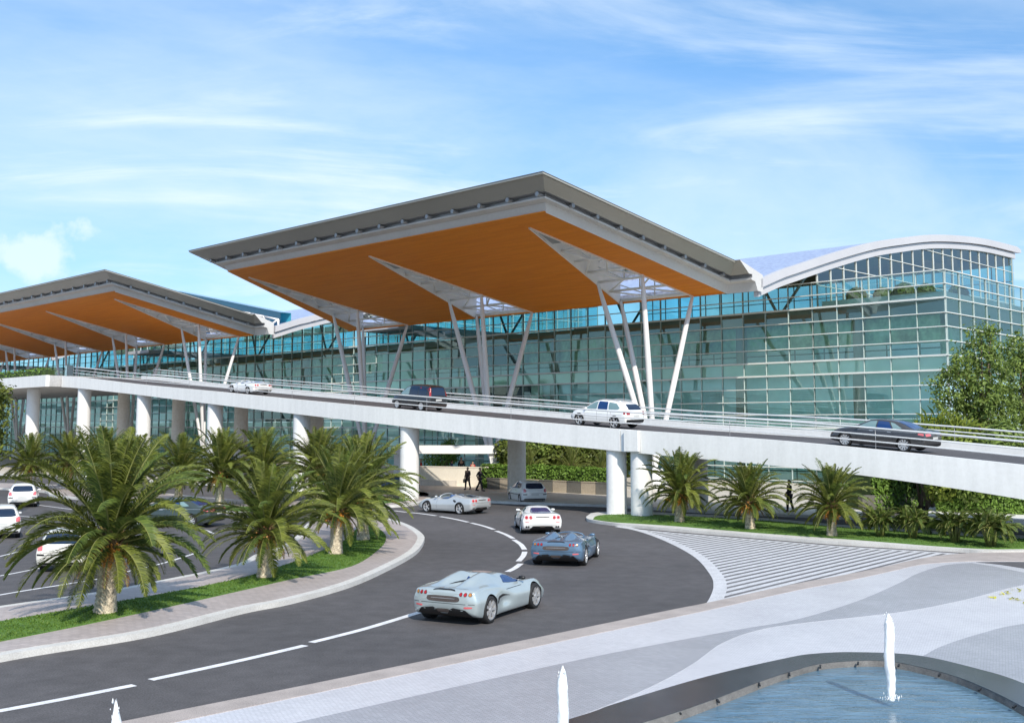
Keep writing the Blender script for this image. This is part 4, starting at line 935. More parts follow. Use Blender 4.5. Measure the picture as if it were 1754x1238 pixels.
# ------------------------------------------------------------------ hedges, shrubs and trees
def leafq(mb, p, n, s, rng, mi=0):
    n = n.normalized(); x = n.orthogonal().normalized(); y = n.cross(x); a = rng.uniform(0, 6.28)
    u = (x * math.cos(a) + y * math.sin(a)) * s; v = (y * math.cos(a) - x * math.sin(a)) * s * .55
    mb.add([p - u, p - v * .9, p + u, p + v * .9], [(0, 1, 2, 3)], mi)
def hedge(name, path, h, wd, z0, n, label, m='hedge', ls=.085, seed=1, group=None, lump=.12):
    rng = random.Random(seed); pts = [Vector(p) for p in path]; segs = [(pts[i], pts[i + 1]) for i in range(len(pts) - 1)]
    lens = [(b - a).length for a, b in segs]; tot = sum(lens); c = pts[0].copy(); c.z = z0; root = empty(name, c)
    core = MB(); lv = MB()
    for a, b in segs:
        d = (b - a).normalized(); nn = Vector((-d.y, d.x, 0)); k = wd / 2 - .16
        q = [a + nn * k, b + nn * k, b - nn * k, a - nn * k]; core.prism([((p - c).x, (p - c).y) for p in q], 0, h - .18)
    for _ in range(n):
        r_ = rng.uniform(0, tot); i = 0
        while r_ > lens[i]: r_ -= lens[i]; i += 1
        a, b = segs[i]; d = (b - a).normalized(); nn = Vector((-d.y, d.x, 0)); p = a + d * r_; f = rng.random()
        hb_ = h * (1 + lump * noise.noise(p * .9)); of = lump * 1.5 * noise.noise(p * .8 + Vector((0, 0, 7)))
        if f < .62: s = rng.choice((-1, 1)); z = hb_ * rng.random(); q = p + nn * s * (wd / 2 + of + rng.uniform(-.12, .05)); nrm = nn * s + Vector((rng.gauss(0, .6), rng.gauss(0, .6), rng.gauss(.2, .6)))
        else: z = hb_ + rng.uniform(-.12, .08); q = p + nn * rng.uniform(-wd / 2, wd / 2); nrm = Vector((rng.gauss(0, .5), rng.gauss(0, .5), 1))
        q = q - c; q.z = z; leafq(lv, q, nrm, ls * rng.uniform(.7, 1.25), rng)
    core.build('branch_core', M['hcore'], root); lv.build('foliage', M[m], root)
    return tag(root, label, 'hedge', group)
# trimmed hedge by the right edge on a white kerb
hp = [gp(1604, 893, .2), gp(1680, 895, .2), gp(1790, 898, .2), gp(1960, 902, .2)]
mb = MB(); q = [gp(1590, 892, 0), gp(1700, 898, 0), gp(1960, 906, 0), gp(1960, 884, 0), gp(1700, 879, 0), gp(1592, 876, 0)]
c_ = q[0]; kb = empty('hedge_kerb', c_); tag(kb, 'low white kerb under the trimmed hedge at the right', 'kerb')
mb.prism([((p - c_).x, (p - c_).y) for p in q], -.05, .32); mb.build('kerb_stone', M['fascia'], kb)
hq = [gp(x, y, 0) for x, y in ((1608, 884), (1700, 888), (1790, 891), (1960, 896))]
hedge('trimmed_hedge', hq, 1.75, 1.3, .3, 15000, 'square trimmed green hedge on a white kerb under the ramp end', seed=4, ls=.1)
# hedge on the dark planter wall
pq = [gp(1474, 873, .15), gp(1530, 870, .15), gp(1640, 861, .15), gp(1800, 850, .15)]
pw_ = empty('planter_wall', pq[0]); tag(pw_, 'long dark planter wall behind the small palms, under the ramp', 'planter'); mb = MB()
for a_, b_ in zip(pq, pq[1:]): mb.bar(a_ - pq[0] + Vector((0, 0, .42)), b_ - pq[0] + Vector((0, 0, .42)), .35, .85)
mb.build('wall_block', M['planterd'], pw_)
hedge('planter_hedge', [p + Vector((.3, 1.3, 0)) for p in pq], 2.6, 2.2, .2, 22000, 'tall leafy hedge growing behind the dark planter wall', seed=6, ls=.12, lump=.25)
# planter boxes and tropical shrubs behind the ramp column
bx0, bx1 = gp(838, 837, .15), gp(1050, 848, .15); dd = (bx1 - bx0); npl = 9
for k in range(npl):
    p = bx0 + dd * (k / npl); q = bx0 + dd * ((k + .97) / npl); o = empty('planter_box', p.lerp(q, .5)); mb = MB(); e = (q - p) / 2; e.z = 0
    mb.bar(-e + Vector((0, .25, .42)), e + Vector((0, .25, .42)), .5, .85); mb.bar(-e + Vector((0, .25, .86)), e + Vector((0, .25, .86)), .56, .06)
    mb.build('box_wall', M['planterd'] if k % 2 == 0 else M['planter'], o)
    tag(o, ('dark' if k % 2 == 0 else 'tan') + ' concrete planter box under the shrubs behind the white hatchback, one of a row', 'planter', ('dark' if k % 2 == 0 else 'tan') + ' planter boxes in a row')
hd = (gp(1060, 848, .15) - bx0)
hedge('low_hedge', [bx0 + Vector((-.2, 1.2, 0)), bx0 + hd * .5 + Vector((0, 1.2, 0)), bx0 + hd + Vector((0, 1.2, 0))], 1.75, 1.6, .2, 9000, 'low bright green hedge along the planter boxes under the ramp', seed=8, ls=.12, lump=.2)
def shrub(name, loc, rx, h, n, label, m, seed, ls=.2, group=None, cat='shrub', strap=False):
    rng = random.Random(seed); root = empty(name, loc); lv = MB(); st = MB()
    blobs = [(Vector((rng.uniform(-.6, .6) * rx, rng.uniform(-.5, .5) * rx, h * rng.uniform(.35, .85))), rx * rng.uniform(.35, .6)) for _ in range(9)]
    for c, r_ in blobs:
        st.tube([Vector((c.x * .15, c.y * .15, 0)), c * .6, c], [.07, .05, .02], 5)
        for _ in range(n // 9):
            d = Vector((rng.gauss(0, 1), rng.gauss(0, 1), rng.gauss(0, 1))).normalized(); p = c + d * r_ * (rng.uniform(.3, 1) ** .5)
            if p.z < .05: continue
            leafq(lv, p, d + Vector((rng.gauss(0, .5), rng.gauss(0, .5), .5)), ls * rng.uniform(.6, 1.3), rng)
    st.build('branch', M['bark'], root, True); lv.build('foliage', M[m], root); return tag(root, label, cat, group)
for k, (x, y, rx, h_) in enumerate(((872, 826, 2.0, 3.6), (920, 829, 2.4, 4.2), (965, 831, 2.0, 3.6), (1010, 833, 2.4, 4.0), (1050, 835, 2.2, 3.9))):
    p = gp(x, 838, .15) + Vector((.5, 5.5 + (k % 2) * 1.5, 0))
    shrub('tropical_shrub', p, rx, h_, 2600, 'tall loose dark shrub behind the low hedge, ' + ('left of the tan column', 'first right of the tan column', 'second right of the tan column', 'third right of the tan column', 'beside the twin columns')[k], 'tree' if k % 2 else 'palmd', 20 + k, .2, 'tall shrubs behind the low hedge')
pe = make_palm(15, 40, 2.0, 1.3, .2, True, 30, 'garden_palm')
for k, (x, dy) in enumerate(((905, 3.5), (985, 4.2), (1035, 3.6))):
    place(pe, gp(x, 840, .15) + Vector((0, dy, 0)), 1.0, k * 1.7, ('dark garden palm rising just right of the tan column', 'dark garden palm in the middle of the shrubs', 'dark garden palm in the shrubs next to the twin columns')[k], group='garden palms behind the low hedge')
shrub('round_bush', gp(757, 803, .6) + Vector((0, 3, 0)), 2.2, 2.9, 3200, 'round green bush seen under the white beam, behind the cream wall', 'hedge', 41, .14)
def tree(name, loc, h, crown, n, label, m, seed, ls=.16, group=None):
    # crown: list of (dx, dy, z, r)
    rng = random.Random(seed); root = empty(name, loc); lv = MB(); tr = MB()
    tr.tube([(0, 0, 0), (.1, 0, h * .2), (0, .1, h * .5), (.05, 0, h * .8)], [.28, .22, .15, .05], 10)
    for dx, dy, z, r_ in crown:
        tr.tube([(0, 0, z * .45), (dx * .5, dy * .5, z * .75), (dx, dy, z)], [.1, .07, .02], 6)
    tot = sum(c[3] ** 2 for c in crown)
    for dx, dy, z, r_ in crown:
        nn = int(n * r_ * r_ / tot); c = Vector((dx, dy, z)); subs = []
        for _ in range(max(8, int(26 * r_))):
            d = Vector((rng.gauss(0, 1), rng.gauss(0, 1), rng.gauss(0, 1))).normalized(); subs.append((c + Vector((d.x, d.y, d.z * 1.15)) * r_ * rng.uniform(.4, 1.28), rng.uniform(.2, .5)))
        for _ in range(nn):
            sc, sr = rng.choice(subs); d = Vector((rng.gauss(0, 1), rng.gauss(0, 1), rng.gauss(0, 1))); p = sc + d * sr * .55
            leafq(lv, p, d.normalized() + Vector((rng.gauss(0, .4), rng.gauss(0, .4), .4)), ls * rng.uniform(.6, 1.2), rng)
    tr.build('trunk', M['bark'], root, True); lv.build('crown', M[m], root); return tag(root, label, 'tree', group)
def P3(x, y, d): q = ray(x, y); return Vector((q.x / q.y * d, d, 0))
def zpx(y, d): return H + (730 - y) * d / F
tb0 = P3(1686, 760, 68); 
def cr(base, d, lst): return [((x - PX) / F * d - base.x, dy, zpx(y, d), r) for x, y, dy, r in lst]
tree('leafy_tree', tb0, 10.6, cr(tb0, 68, [(1683, 580, 0, .75), (1676, 610, .3, 1.0), (1692, 640, -.4, 1.25), (1655, 640, .2, .95), (1636, 628, 0, .55), (1640, 665, .3, .95), (1668, 680, 0, 1.3), (1712, 668, .5, 1.3), (1702, 612, .3, .75), (1690, 715, 0, 1.5), (1640, 712, 0, 1.1), (1720, 720, 0, 1.3), (1622, 655, .2, .7), (1626, 690, 0, .9), (1700, 575, 0, .6)]), 11500, 'broad leafy tree growing behind the ramp end, in front of the glass corner', 'tree', 31, .125)
tb1 = P3(1757, 760, 71)
tree('leafy_tree', tb1, 10, cr(tb1, 71, [(1746, 590, 0, .85), (1765, 600, .3, 1.1), (1748, 625, 0, 1.1), (1775, 650, 0, 1.5), (1745, 665, .3, 1.3), (1752, 705, 0, 1.5), (1785, 710, 0, 1.6)]), 8500, 'leafy tree cut by the right edge, right of the broad tree behind the ramp', 'tree', 33, .125)
# ornamental strap leaved clumps left of the tree
for k, (x, d, h_, sp) in enumerate(((1580, 66, 2.4, 1.5), (1612, 67, 3.2, 1.7), (1646, 66, 2.6, 1.6))):
    rng = random.Random(50 + k); b = P3(x, 760, d); root = empty('strap_plant', b + Vector((0, 0, 0))); lv = MB(); base_z = zpx(758, d) - .8
    root.location.z = 0; st = MB()
    for s_ in range(9):
        st.tube([(rng.uniform(-.5, .5), rng.uniform(-.5, .5), 0), (rng.uniform(-1, 1), rng.uniform(-.8, .8), base_z + .8)], [.09, .05], 5)
    for j in range(620):
        az = rng.uniform(0, 6.28); el = R(rng.uniform(15, 88)); l = rng.uniform(.5, 1.0); o_ = Vector((rng.uniform(-sp, sp), rng.uniform(-.8, .8), base_z + rng.uniform(.2, h_ - .7)))
        o_.z -= abs(o_.x) * .45
        dr = Vector((math.cos(az) * math.cos(el), math.sin(az) * math.cos(el), math.sin(el))); s_ = dr.cross(Vector((0, 0, 1))).normalized() * .035
        m_ = o_ + dr * l * .55; e = m_ + (dr + Vector((0, 0, -.7))).normalized() * l * .45; lv.add([o_ - s_, o_ + s_, m_ + s_, e, m_ - s_], [(0, 1, 2, 3, 4)])
    st.build('stem', M['bark'], root, True); lv.build('crown', M['treel'], root)
    tag(root, 'yellow green strap leaved plant beside the glass front, ' + ('leftmost of three behind the dark saloon', 'middle of three and tallest', 'right one, touching the broad tree')[k], 'plant', 'strap leaved plants behind the ramp end')
for k, (x, d, rx, h_) in enumerate(((1640, 63, 2.2, 4.9), (1700, 62, 2.6, 5.2), (1770, 61, 2.6, 5.4))):
    shrub('dense_bush', P3(x, 760, d), rx, h_, 5200, 'dense green bush behind the ramp railing, ' + ('under the left side of the broad tree', 'below the broad tree trunk', 'at the right edge')[k], 'tree' if k else 'treel', 60 + k, .15, 'bushes behind the ramp railing')
# tree peeping in at the left edge
tl = P3(-12, 760, 60)
tree('leafy_tree', tl, 6.6, cr(tl, 60, [(-2, 690, 0, .55), (-14, 680, .2, .8), (4, 722, 0, .5), (-16, 725, 0, .8), (-6, 752, 0, .7), (-30, 700, 0, .9)]), 3600, 'tree peeping in at the left edge in front of the terminal columns', 'palm', 35, .13)
# hedge planted along the departures deck
hedge('deck_hedge', [W(-150, RB - .3, 10.3), W(-120, RB - .3, 10.3), W(-96, RB - .3, 10.3), W(-79.8, RB - .3, 10.3)], .95, 1.0, 10.3, 5200, 'clipped green hedge on top of the departures deck edge at the left', seed=12, ls=.12, lump=.25)
# ------------------------------------------------------------------ vehicles (local: x forward, y left, z up)
def cr1(vals, u):
    n = len(vals) - 1; f = min(max(u, 0), 1) * n; i = min(int(f), n - 1); t = f - i
    p0, p1, p2, p3 = vals[max(i - 1, 0)], vals[i], vals[i + 1], vals[min(i + 2, n)]
    return 0.5 * (2 * p1 + (p2 - p0) * t + (2 * p0 - 5 * p1 + 4 * p2 - p3) * t * t + (3 * p1 - p0 - 3 * p2 + p3) * t ** 3)
# station: x, z_bottom, half width, z_shoulder, half width at shoulder, z_roof, half width at roof
def body_surface(st, nu=72):
    # monotone sampling over the stations, section points rounded by Catmull-Rom
    V = []; cols = list(zip(*st)); xs = cols[0]
    def at(i, x):
        for k in range(len(xs) - 1):
            if x <= xs[k + 1] or k == len(xs) - 2:
                t = (x - xs[k]) / (xs[k + 1] - xs[k]); c = cols[i]; h = xs[k + 1] - xs[k]
                m0 = (c[k + 1] - c[max(k - 1, 0)]) / max(1e-6, xs[k + 1] - xs[max(k - 1, 0)]); m1 = (c[min(k + 2, len(xs) - 1)] - c[k]) / max(1e-6, xs[min(k + 2, len(xs) - 1)] - xs[k])
                d = (c[k + 1] - c[k]) / h
                if d == 0: m0 = m1 = 0
                else:
                    m0 = 0 if m0 / d < 0 else min(m0 / d, 3) * d; m1 = 0 if m1 / d < 0 else min(m1 / d, 3) * d
                return (2 * t ** 3 - 3 * t * t + 1) * c[k] + (t ** 3 - 2 * t * t + t) * h * m0 + (-2 * t ** 3 + 3 * t * t) * c[k + 1] + (t ** 3 - t * t) * h * m1
    for i in range(nu + 1):
        u = i / nu; x = xs[0] + (xs[-1] - xs[0]) * (.5 - .5 * math.cos(math.pi * u)) * .5 + (xs[-1] - xs[0]) * u * .5
        zb, hw, zs, sw, zr, rw = [at(k, x) for k in range(1, 7)]
        k1 = [(0, zb), (hw * .82, zb), (hw * .955, zb + .05), (hw * .995, zb + (zs - zb) * .35), (hw, zb + (zs - zb) * .62), (hw * .3 + sw * .7, zs - (zs - zb) * .10), (sw, zs), (sw * .5 + rw * .5 + .012, zs + (zr - zs) * .52), (rw, zr - (zr - zs) * .14), (rw * .86, zr - (zr - zs) * .035), (rw * .5, zr), (0, zr + .012)]
        sec = []
        n = len(k1)
        for a in range(n - 1):
            for s in range(3):
                t = s / 3; f = (a + t) / (n - 1); sec.append((cr1([q[0] for q in k1], f), cr1([q[1] for q in k1], f)))
        sec.append(k1[-1]); V.append((x, sec))
    return V
def loft(st, nu=72):
    V = body_surface(st, nu); bm = bmesh.new(); rings = []
    for x, sec in V:
        full = [(y, z) for y, z in sec] + [(-y, z) for y, z in sec[-2:0:-1]]
        rings.append([bm.verts.new((x, y, z)) for y, z in full])
    n = len(rings[0])
    for a, b in zip(rings, rings[1:]):
        for j in range(n): k = (j + 1) % n; bm.faces.new((a[j], a[k], b[k], b[j]))
    for rg, fl in ((rings[0], True), (rings[-1], False)):
        cx = rg[0].co.x; cz = sum(v.co.z for v in rg) / n
        inner = [bm.verts.new((cx + (-.035 if fl else .035), v.co.y * .86, cz + (v.co.z - cz) * .86)) for v in rg]
        for j in range(n):
            k = (j + 1) % n; bm.faces.new((rg[k], rg[j], inner[j], inner[k]) if fl else (rg[j], rg[k], inner[k], inner[j]))
        c = bm.verts.new((cx + (-.05 if fl else .05), 0, cz))
        for j in range(n):
            k = (j + 1) % n; bm.faces.new((inner[k], inner[j], c) if fl else (inner[j], inner[k], c))
    bmesh.ops.recalc_face_normals(bm, faces=bm.faces); return bm
def shell(bm, name, paint, root, wheels, r):
    bvh = BVHTree.FromBMesh(bm)
    me = bpy.data.meshes.new(name); bm.to_mesh(me); me.materials.append(paint); me.materials.append(M['black'])
    o = link(name, me, root)
    if wheels:
        cb = bmesh.new()
        for x, y, z, wd in wheels:
            for s in (1, -1):
                mtx = Matrix.Translation((x, s * y, z)) @ Matrix.Rotation(R(90), 4, 'X')
                bmesh.ops.create_cone(cb, cap_ends=True, segments=40, radius1=r * 1.13, radius2=r * 1.13, depth=wd * 2.4, matrix=mtx)
        cm = bpy.data.meshes.new('arch'); cb.to_mesh(cm); cb.free(); cm.materials.append(M['black']); co_ = link('arch', cm)
        md = o.modifiers.new('b', 'BOOLEAN'); md.operation = 'DIFFERENCE'; md.object = co_; md.solver = 'EXACT'; md.material_mode = 'TRANSFER'
        dg = bpy.context.evaluated_depsgraph_get(); nm = bpy.data.meshes.new_from_object(o.evaluated_get(dg))
        o.modifiers.clear(); o.data = nm; bpy.data.objects.remove(co_)
    o.data.polygons.foreach_set('use_smooth', [True] * len(o.data.polygons)); o.data.set_sharp_from_angle(angle=R(38))
    return o, bvh
def rnd(poly, r=.25, n=4):
    # round the corners of a small outline
    out = []; m_ = len(poly)
    for i in range(m_):
        p = Vector(poly[i]); a = Vector(poly[i - 1]); b = Vector(poly[(i + 1) % m_]); p0 = p.lerp(a, r); p1 = p.lerp(b, r)
        for k in range(n + 1): t = k / n; q = p0 * (1 - t) ** 2 + p * 2 * t * (1 - t) + p1 * t * t; out.append((q.x, q.y))
    return out
def circ(y, z, r, n=18): return [(y + r * math.cos(6.2832 * k / n), z + r * math.sin(6.2832 * k / n)) for k in range(n)]
AX = {'rear': (Vector((1, 0, 0)), lambda a, b: Vector((-4, a, b))), 'front': (Vector((-1, 0, 0)), lambda a, b: Vector((4, a, b))), 'left': (Vector((0, -1, 0)), lambda a, b: Vector((a, 3, b))), 'right': (Vector((0, 1, 0)), lambda a, b: Vector((a, -3, b))), 'top': (Vector((0, 0, -1)), lambda a, b: Vector((a, b, 4)))}
def decal(bvh, poly, axis, name, m, root, off=.006, grid=.07):
    # a thin fitted panel (pane, lamp, grille) laid on the body surface inside an outline
    d, mk_ = AX[axis]; pts = [Vector(p) for p in poly]; out = []
    for i in range(len(pts)):
        a, b = pts[i], pts[(i + 1) % len(pts)]; n = max(1, int((b - a).length / grid))
        for k in range(n): out.append(a.lerp(b, k / n))
    m_ = len(out); x0, x1 = min(p.x for p in out), max(p.x for p in out); y0, y1 = min(p.y for p in out), max(p.y for p in out)
    ins = []; x = x0 + grid / 2
    while x < x1:
        y = y0 + grid / 2
        while y < y1:
            if inside([(p.x, p.y) for p in out], x, y) and min((Vector((x, y)) - p).length for p in out) > grid * .45: ins.append(Vector((x, y)))
            y += grid
        x += grid
    vv, _, ff, *_ = delaunay_2d_cdt(out + ins, [], [list(range(m_))], 1, 1e-5)
    V = []; ok = []
    for p in vv:
        o = mk_(p.x, p.y); h = bvh.ray_cast(o, d)
        if h[0] is None: h = bvh.find_nearest(o + d * 3)
        nn = h[1] if h[1].dot(d) < 0 else -h[1]
        V.append(h[0] + nn * off)
    mb = MB(); mb.v = [tuple(p) for p in V]
    for f in ff:
        f = list(f); nrm = (V[f[1]] - V[f[0]]).cross(V[f[2]] - V[f[0]])
        if nrm.dot(d) > 0: f.reverse()
        mb.f.append(tuple(f)); mb.m.append(0)
    return mb.build(name, m, root, True)
def wheel(root, x, y, r, wd, spokes, rimm='rim'):
    s = 1 if y > 0 else -1
    mb = MB(); prof = [(r * .70, -wd / 2 * .9), (r * .9, -wd / 2), (r * .985, -wd / 2 * .8), (r, -wd / 4), (r, wd / 4), (r * .985, wd / 2 * .8), (r * .9, wd / 2), (r * .745, wd / 2 * .93), (r * .70, wd / 2 * .7)]
    mb.lathe(prof, 32, axis='y')
    t = mb.build('wheel', M['tyre'], root, True); t.location = (x, y, r)
    mb = MB(); fy = s * wd * .40
    mb.lathe([(r * .74, s * wd * .47), (r * .70, s * wd * .44), (r * .67, s * wd * .25), (r * .64, -s * wd * .3)], 32, axis='y')
    mb.lathe([(0.0, fy + s * .012), (r * .15, fy + s * .01), (r * .18, fy - s * .02)], 20, axis='y')
    for k in range(spokes):
        a = 6.2832 * k / spokes; ca, sa = math.cos(a), math.sin(a); w0, w1 = r * .075, r * .115
        q = []
        for rr, ww, dy in ((r * .12, w0, 0), (r * .70, w1, .012)):
            for sg in (-1, 1): q.append((rr * ca - sg * ww * sa, fy + s * dy, rr * sa + sg * ww * ca))
        q2 = [(p[0], p[1] - s * .04, p[2]) for p in q]
        mb.add(q + q2, [(0, 1, 3, 2), (4, 6, 7, 5), (0, 2, 6, 4), (1, 5, 7, 3), (2, 3, 7, 6)])
    mb.build('rim', M[rimm], t, recalc=True)
    mb = MB(); mb.lathe([(0, -s * wd * .06), (r * .66, -s * wd * .06)], 28, axis='y'); mb.build('brake_disc', M['black'], t)
    return t
def wheels4(root, xf, xr, y, r, wd, sp): 
    for x in (xr, xf):
        for s in (1, -1): wheel(root, x, s * (y - wd / 2), r, wd, sp)
def mirrors(root, x, y, z, paint):
    for s in (1, -1):
        mb = MB(); c = Vector((x, s * (y + .08), z)); mb.lathe([(0, -.10), (.045, -.085), (.06, 0), (.045, .085), (0, .10)], 10, axis='y', c=c)
        mb.bar(c - Vector((0, s * .16, .04)), c, .05, .03); o = mb.build('mirror', paint, root, True)
def both(bvh, poly, name, m, root, off=.006, grid=.07):
    decal(bvh, poly, 'left', name, m, root, off, grid); decal(bvh, poly, 'right', name, m, root, off, grid)
def pair(bvh, poly, name, m, root, off=.008, grid=.05, axis='rear'):
    decal(bvh, poly, axis, name, m, root, off, grid); decal(bvh, [(-a, b) for a, b in poly], axis, name, m, root, off, grid)
def line(bvh, p, q, axis, wd, root, name='panel_gap'):
    p, q = Vector(p), Vector(q); d = (q - p).normalized(); n = Vector((-d.y, d.x)) * wd / 2
    return decal(bvh, [tuple(p + n), tuple(q + n), tuple(q - n), tuple(p - n)], axis, name, M['black'], root, .004, .12)

def hypercar(paint, open_top=False):
    root = empty('sports_car', (0, 0, 0)); r = .35
    st = [(-2.13, .36, .80, .80, .74, .855, .55), (-2.06, .28, .95, .85, .86, .90, .62), (-1.85, .20, .99, .885, .90, .93, .66), (-1.45, .16, 1.0, .91, .90, .985, .60), (-1.0, .14, .985, .88, .87, 1.06, .52), (-.5, .14, .95, .83, .84, 1.115, .50), (-.05, .14, .95, .81, .83, 1.12, .50), (.30, .14, .955, .80, .83, 1.06, .53), (.75, .14, .96, .80, .83, .875, .60), (1.2, .15, .975, .82, .84, .80, .58), (1.5, .16, .975, .80, .83, .745, .55), (1.85, .18, .94, .66, .80, .64, .52), (2.1, .22, .84, .52, .68, .52, .45), (2.17, .27, .70, .46, .55, .475, .35)]
    if open_top:
        st = [s if not -.62 < s[0] < .5 else (s[0], s[1], s[2], s[3], s[4], min(s[5], .99 if s[0] < -.2 else .86), s[6]) for s in st]
    bm = loft(st, 84)
    for v in bm.verts:                                     # twin humps over the engine and a scooped side
        c = v.co
        if c.z > .87 and c.x < -.05:
            t = min(1, max(0, (-.25 - c.x) / .5)) * min(1, max(0, (c.x + 1.95) / .6)); t = t * t * (3 - 2 * t)
            c.z += t * (.105 * math.exp(-((abs(c.y) - .33) / .20) ** 2) - .13 * math.exp(-(c.y / .17) ** 4))
        if .3 < c.z < .72 and abs(c.y) > .7 and -1.0 < c.x < .45:
            t = math.exp(-((c.x + .45) / .42) ** 2) * math.exp(-((c.z - .48) / .15) ** 2); c.y -= math.copysign(.09 * t, c.y)
    body, bvh = shell(bm, 'body', paint, root, [(-1.36, .86, r, .16), (1.30, .86, r, .15)], r)
    gm = M['carblue']
    both(bvh, rnd([(-.30, .90), (.02, .865), (.52, .835), (.70, .86), (.42, .985), (.10, 1.055), (-.12, 1.045)], .22), 'side_window', gm, root)
    if not open_top:
        decal(bvh, rnd([(.28, .40), (.80, .56), (.80, -.56), (.28, -.40)], .2), 'top', 'windscreen', gm, root)
        decal(bvh, rnd([(-.30, .14), (-.18, .30), (.20, .30), (.20, -.30), (-.18, -.30), (-.30, -.14)], .2), 'top', 'roof_panel', mat('bronze_roof', (.33, .24, .21), .3, .1, 2), root)
        decal(bvh, rnd([(-.90, .05), (-.62, .12), (-.60, -.12), (-.90, -.05)], .25), 'top', 'rear_window', M['carblue'], root)
    else:
        decal(bvh, rnd([(-.30, .46), (.40, .52), (.40, -.52), (-.30, -.46)], .2), 'top', 'cockpit', M['leather'], root)
        for s in (1, -1):
            mb = MB(); mb.lathe([(.0, .98), (.14, .97), (.17, .90), (.19, .70)], 14, c=(-.36, s * .33, .02)); mb.build('seat_hump', M['leather'], root, True)
        mb = MB(); pts = [(.62, .58 * t, .86 + .16 * (1 - t * t) ** .5) for t in (-1, -.8, -.5, 0, .5, .8, 1)]
        mb.tube(pts, .022, 8); mb.build('windscreen_frame', paint, root, True)
    decal(bvh, rnd([(-.50, .66), (-.42, .605), (.42, .605), (.50, .66), (.46, .755), (-.46, .755)], .3), 'rear', 'rear_grille', M['dgrille'], root, .008, .05)
    decal(bvh, rnd([(-.36, .685), (.36, .685), (.36, .70), (-.36, .70)], .2), 'rear', 'grille_bar', M['bracket'], root, .014, .05)
    for k, (y, m) in enumerate(((.53, 'red'), (.655, 'red'), (.78, 'amber'))):
        for s in (1, -1): decal(bvh, circ(s * y, .805, .048), 'rear', 'tail_light_ring', M['black'], root, .007, .03); decal(bvh, circ(s * y, .805, .038), 'rear', 'tail_light', M[m], root, .012, .03)
    pair(bvh, rnd([(.62, .455), (.84, .47), (.84, .51), (.62, .505)], .3), 'reflector', M['redl'], root)
    decal(bvh, [(-.80, .28), (-.66, .42), (-.30, .46), (-.18, .40), (-.10, .30), (.10, .30), (.18, .40), (.30, .46), (.66, .42), (.80, .28), (.78, .20), (-.78, .20)], 'rear', 'diffuser', M['black'], root, .009, .06)
    decal(bvh, rnd([(-.16, .34), (.16, .34), (.20, .43), (-.20, .43)], .2), 'rear', 'centre_fin', M['dgrille'], root, .02, .05)
    line(bvh, (-.90, .565), (.90, .565), 'rear', .012, root)
    decal(bvh, rnd([(-.34, .868), (-.2, .885), (.2, .885), (.34, .868), (.30, .90), (.15, .915), (-.15, .915), (-.30, .90)], .2), 'rear', 'vent', M['black'], root, .007, .03)
    decal(bvh, rnd([(-.16, .955), (.16, .955), (.13, .985), (-.13, .985)], .25), 'rear', 'vent', M['black'], root, .007, .03)
    both(bvh, rnd([(-.95, .44), (-.90, .62), (-.55, .645), (-.10, .56), (-.45, .585), (-.78, .56), (-.86, .46)], .2), 'side_intake', M['black'], root, .004, .05)
    both(bvh, rnd([(-.30, .74), (.60, .75), (.60, .735), (-.30, .725)], .2), 'panel_gap', M['black'], root, .003, .1)
    decal(bvh, [(1.9, .70), (1.55, .72), (1.62, .55), (1.95, .5)], 'top', 'headlight', M['carglass'], root); decal(bvh, [(1.9, -.70), (1.55, -.72), (1.62, -.55), (1.95, -.5)], 'top', 'headlight', M['carglass'], root)
    mirrors(root, .62, .80, .93, M['black'] if not open_top else paint); wheels4(root, 1.30, -1.36, 1.0, r, .30, 7)
    return root
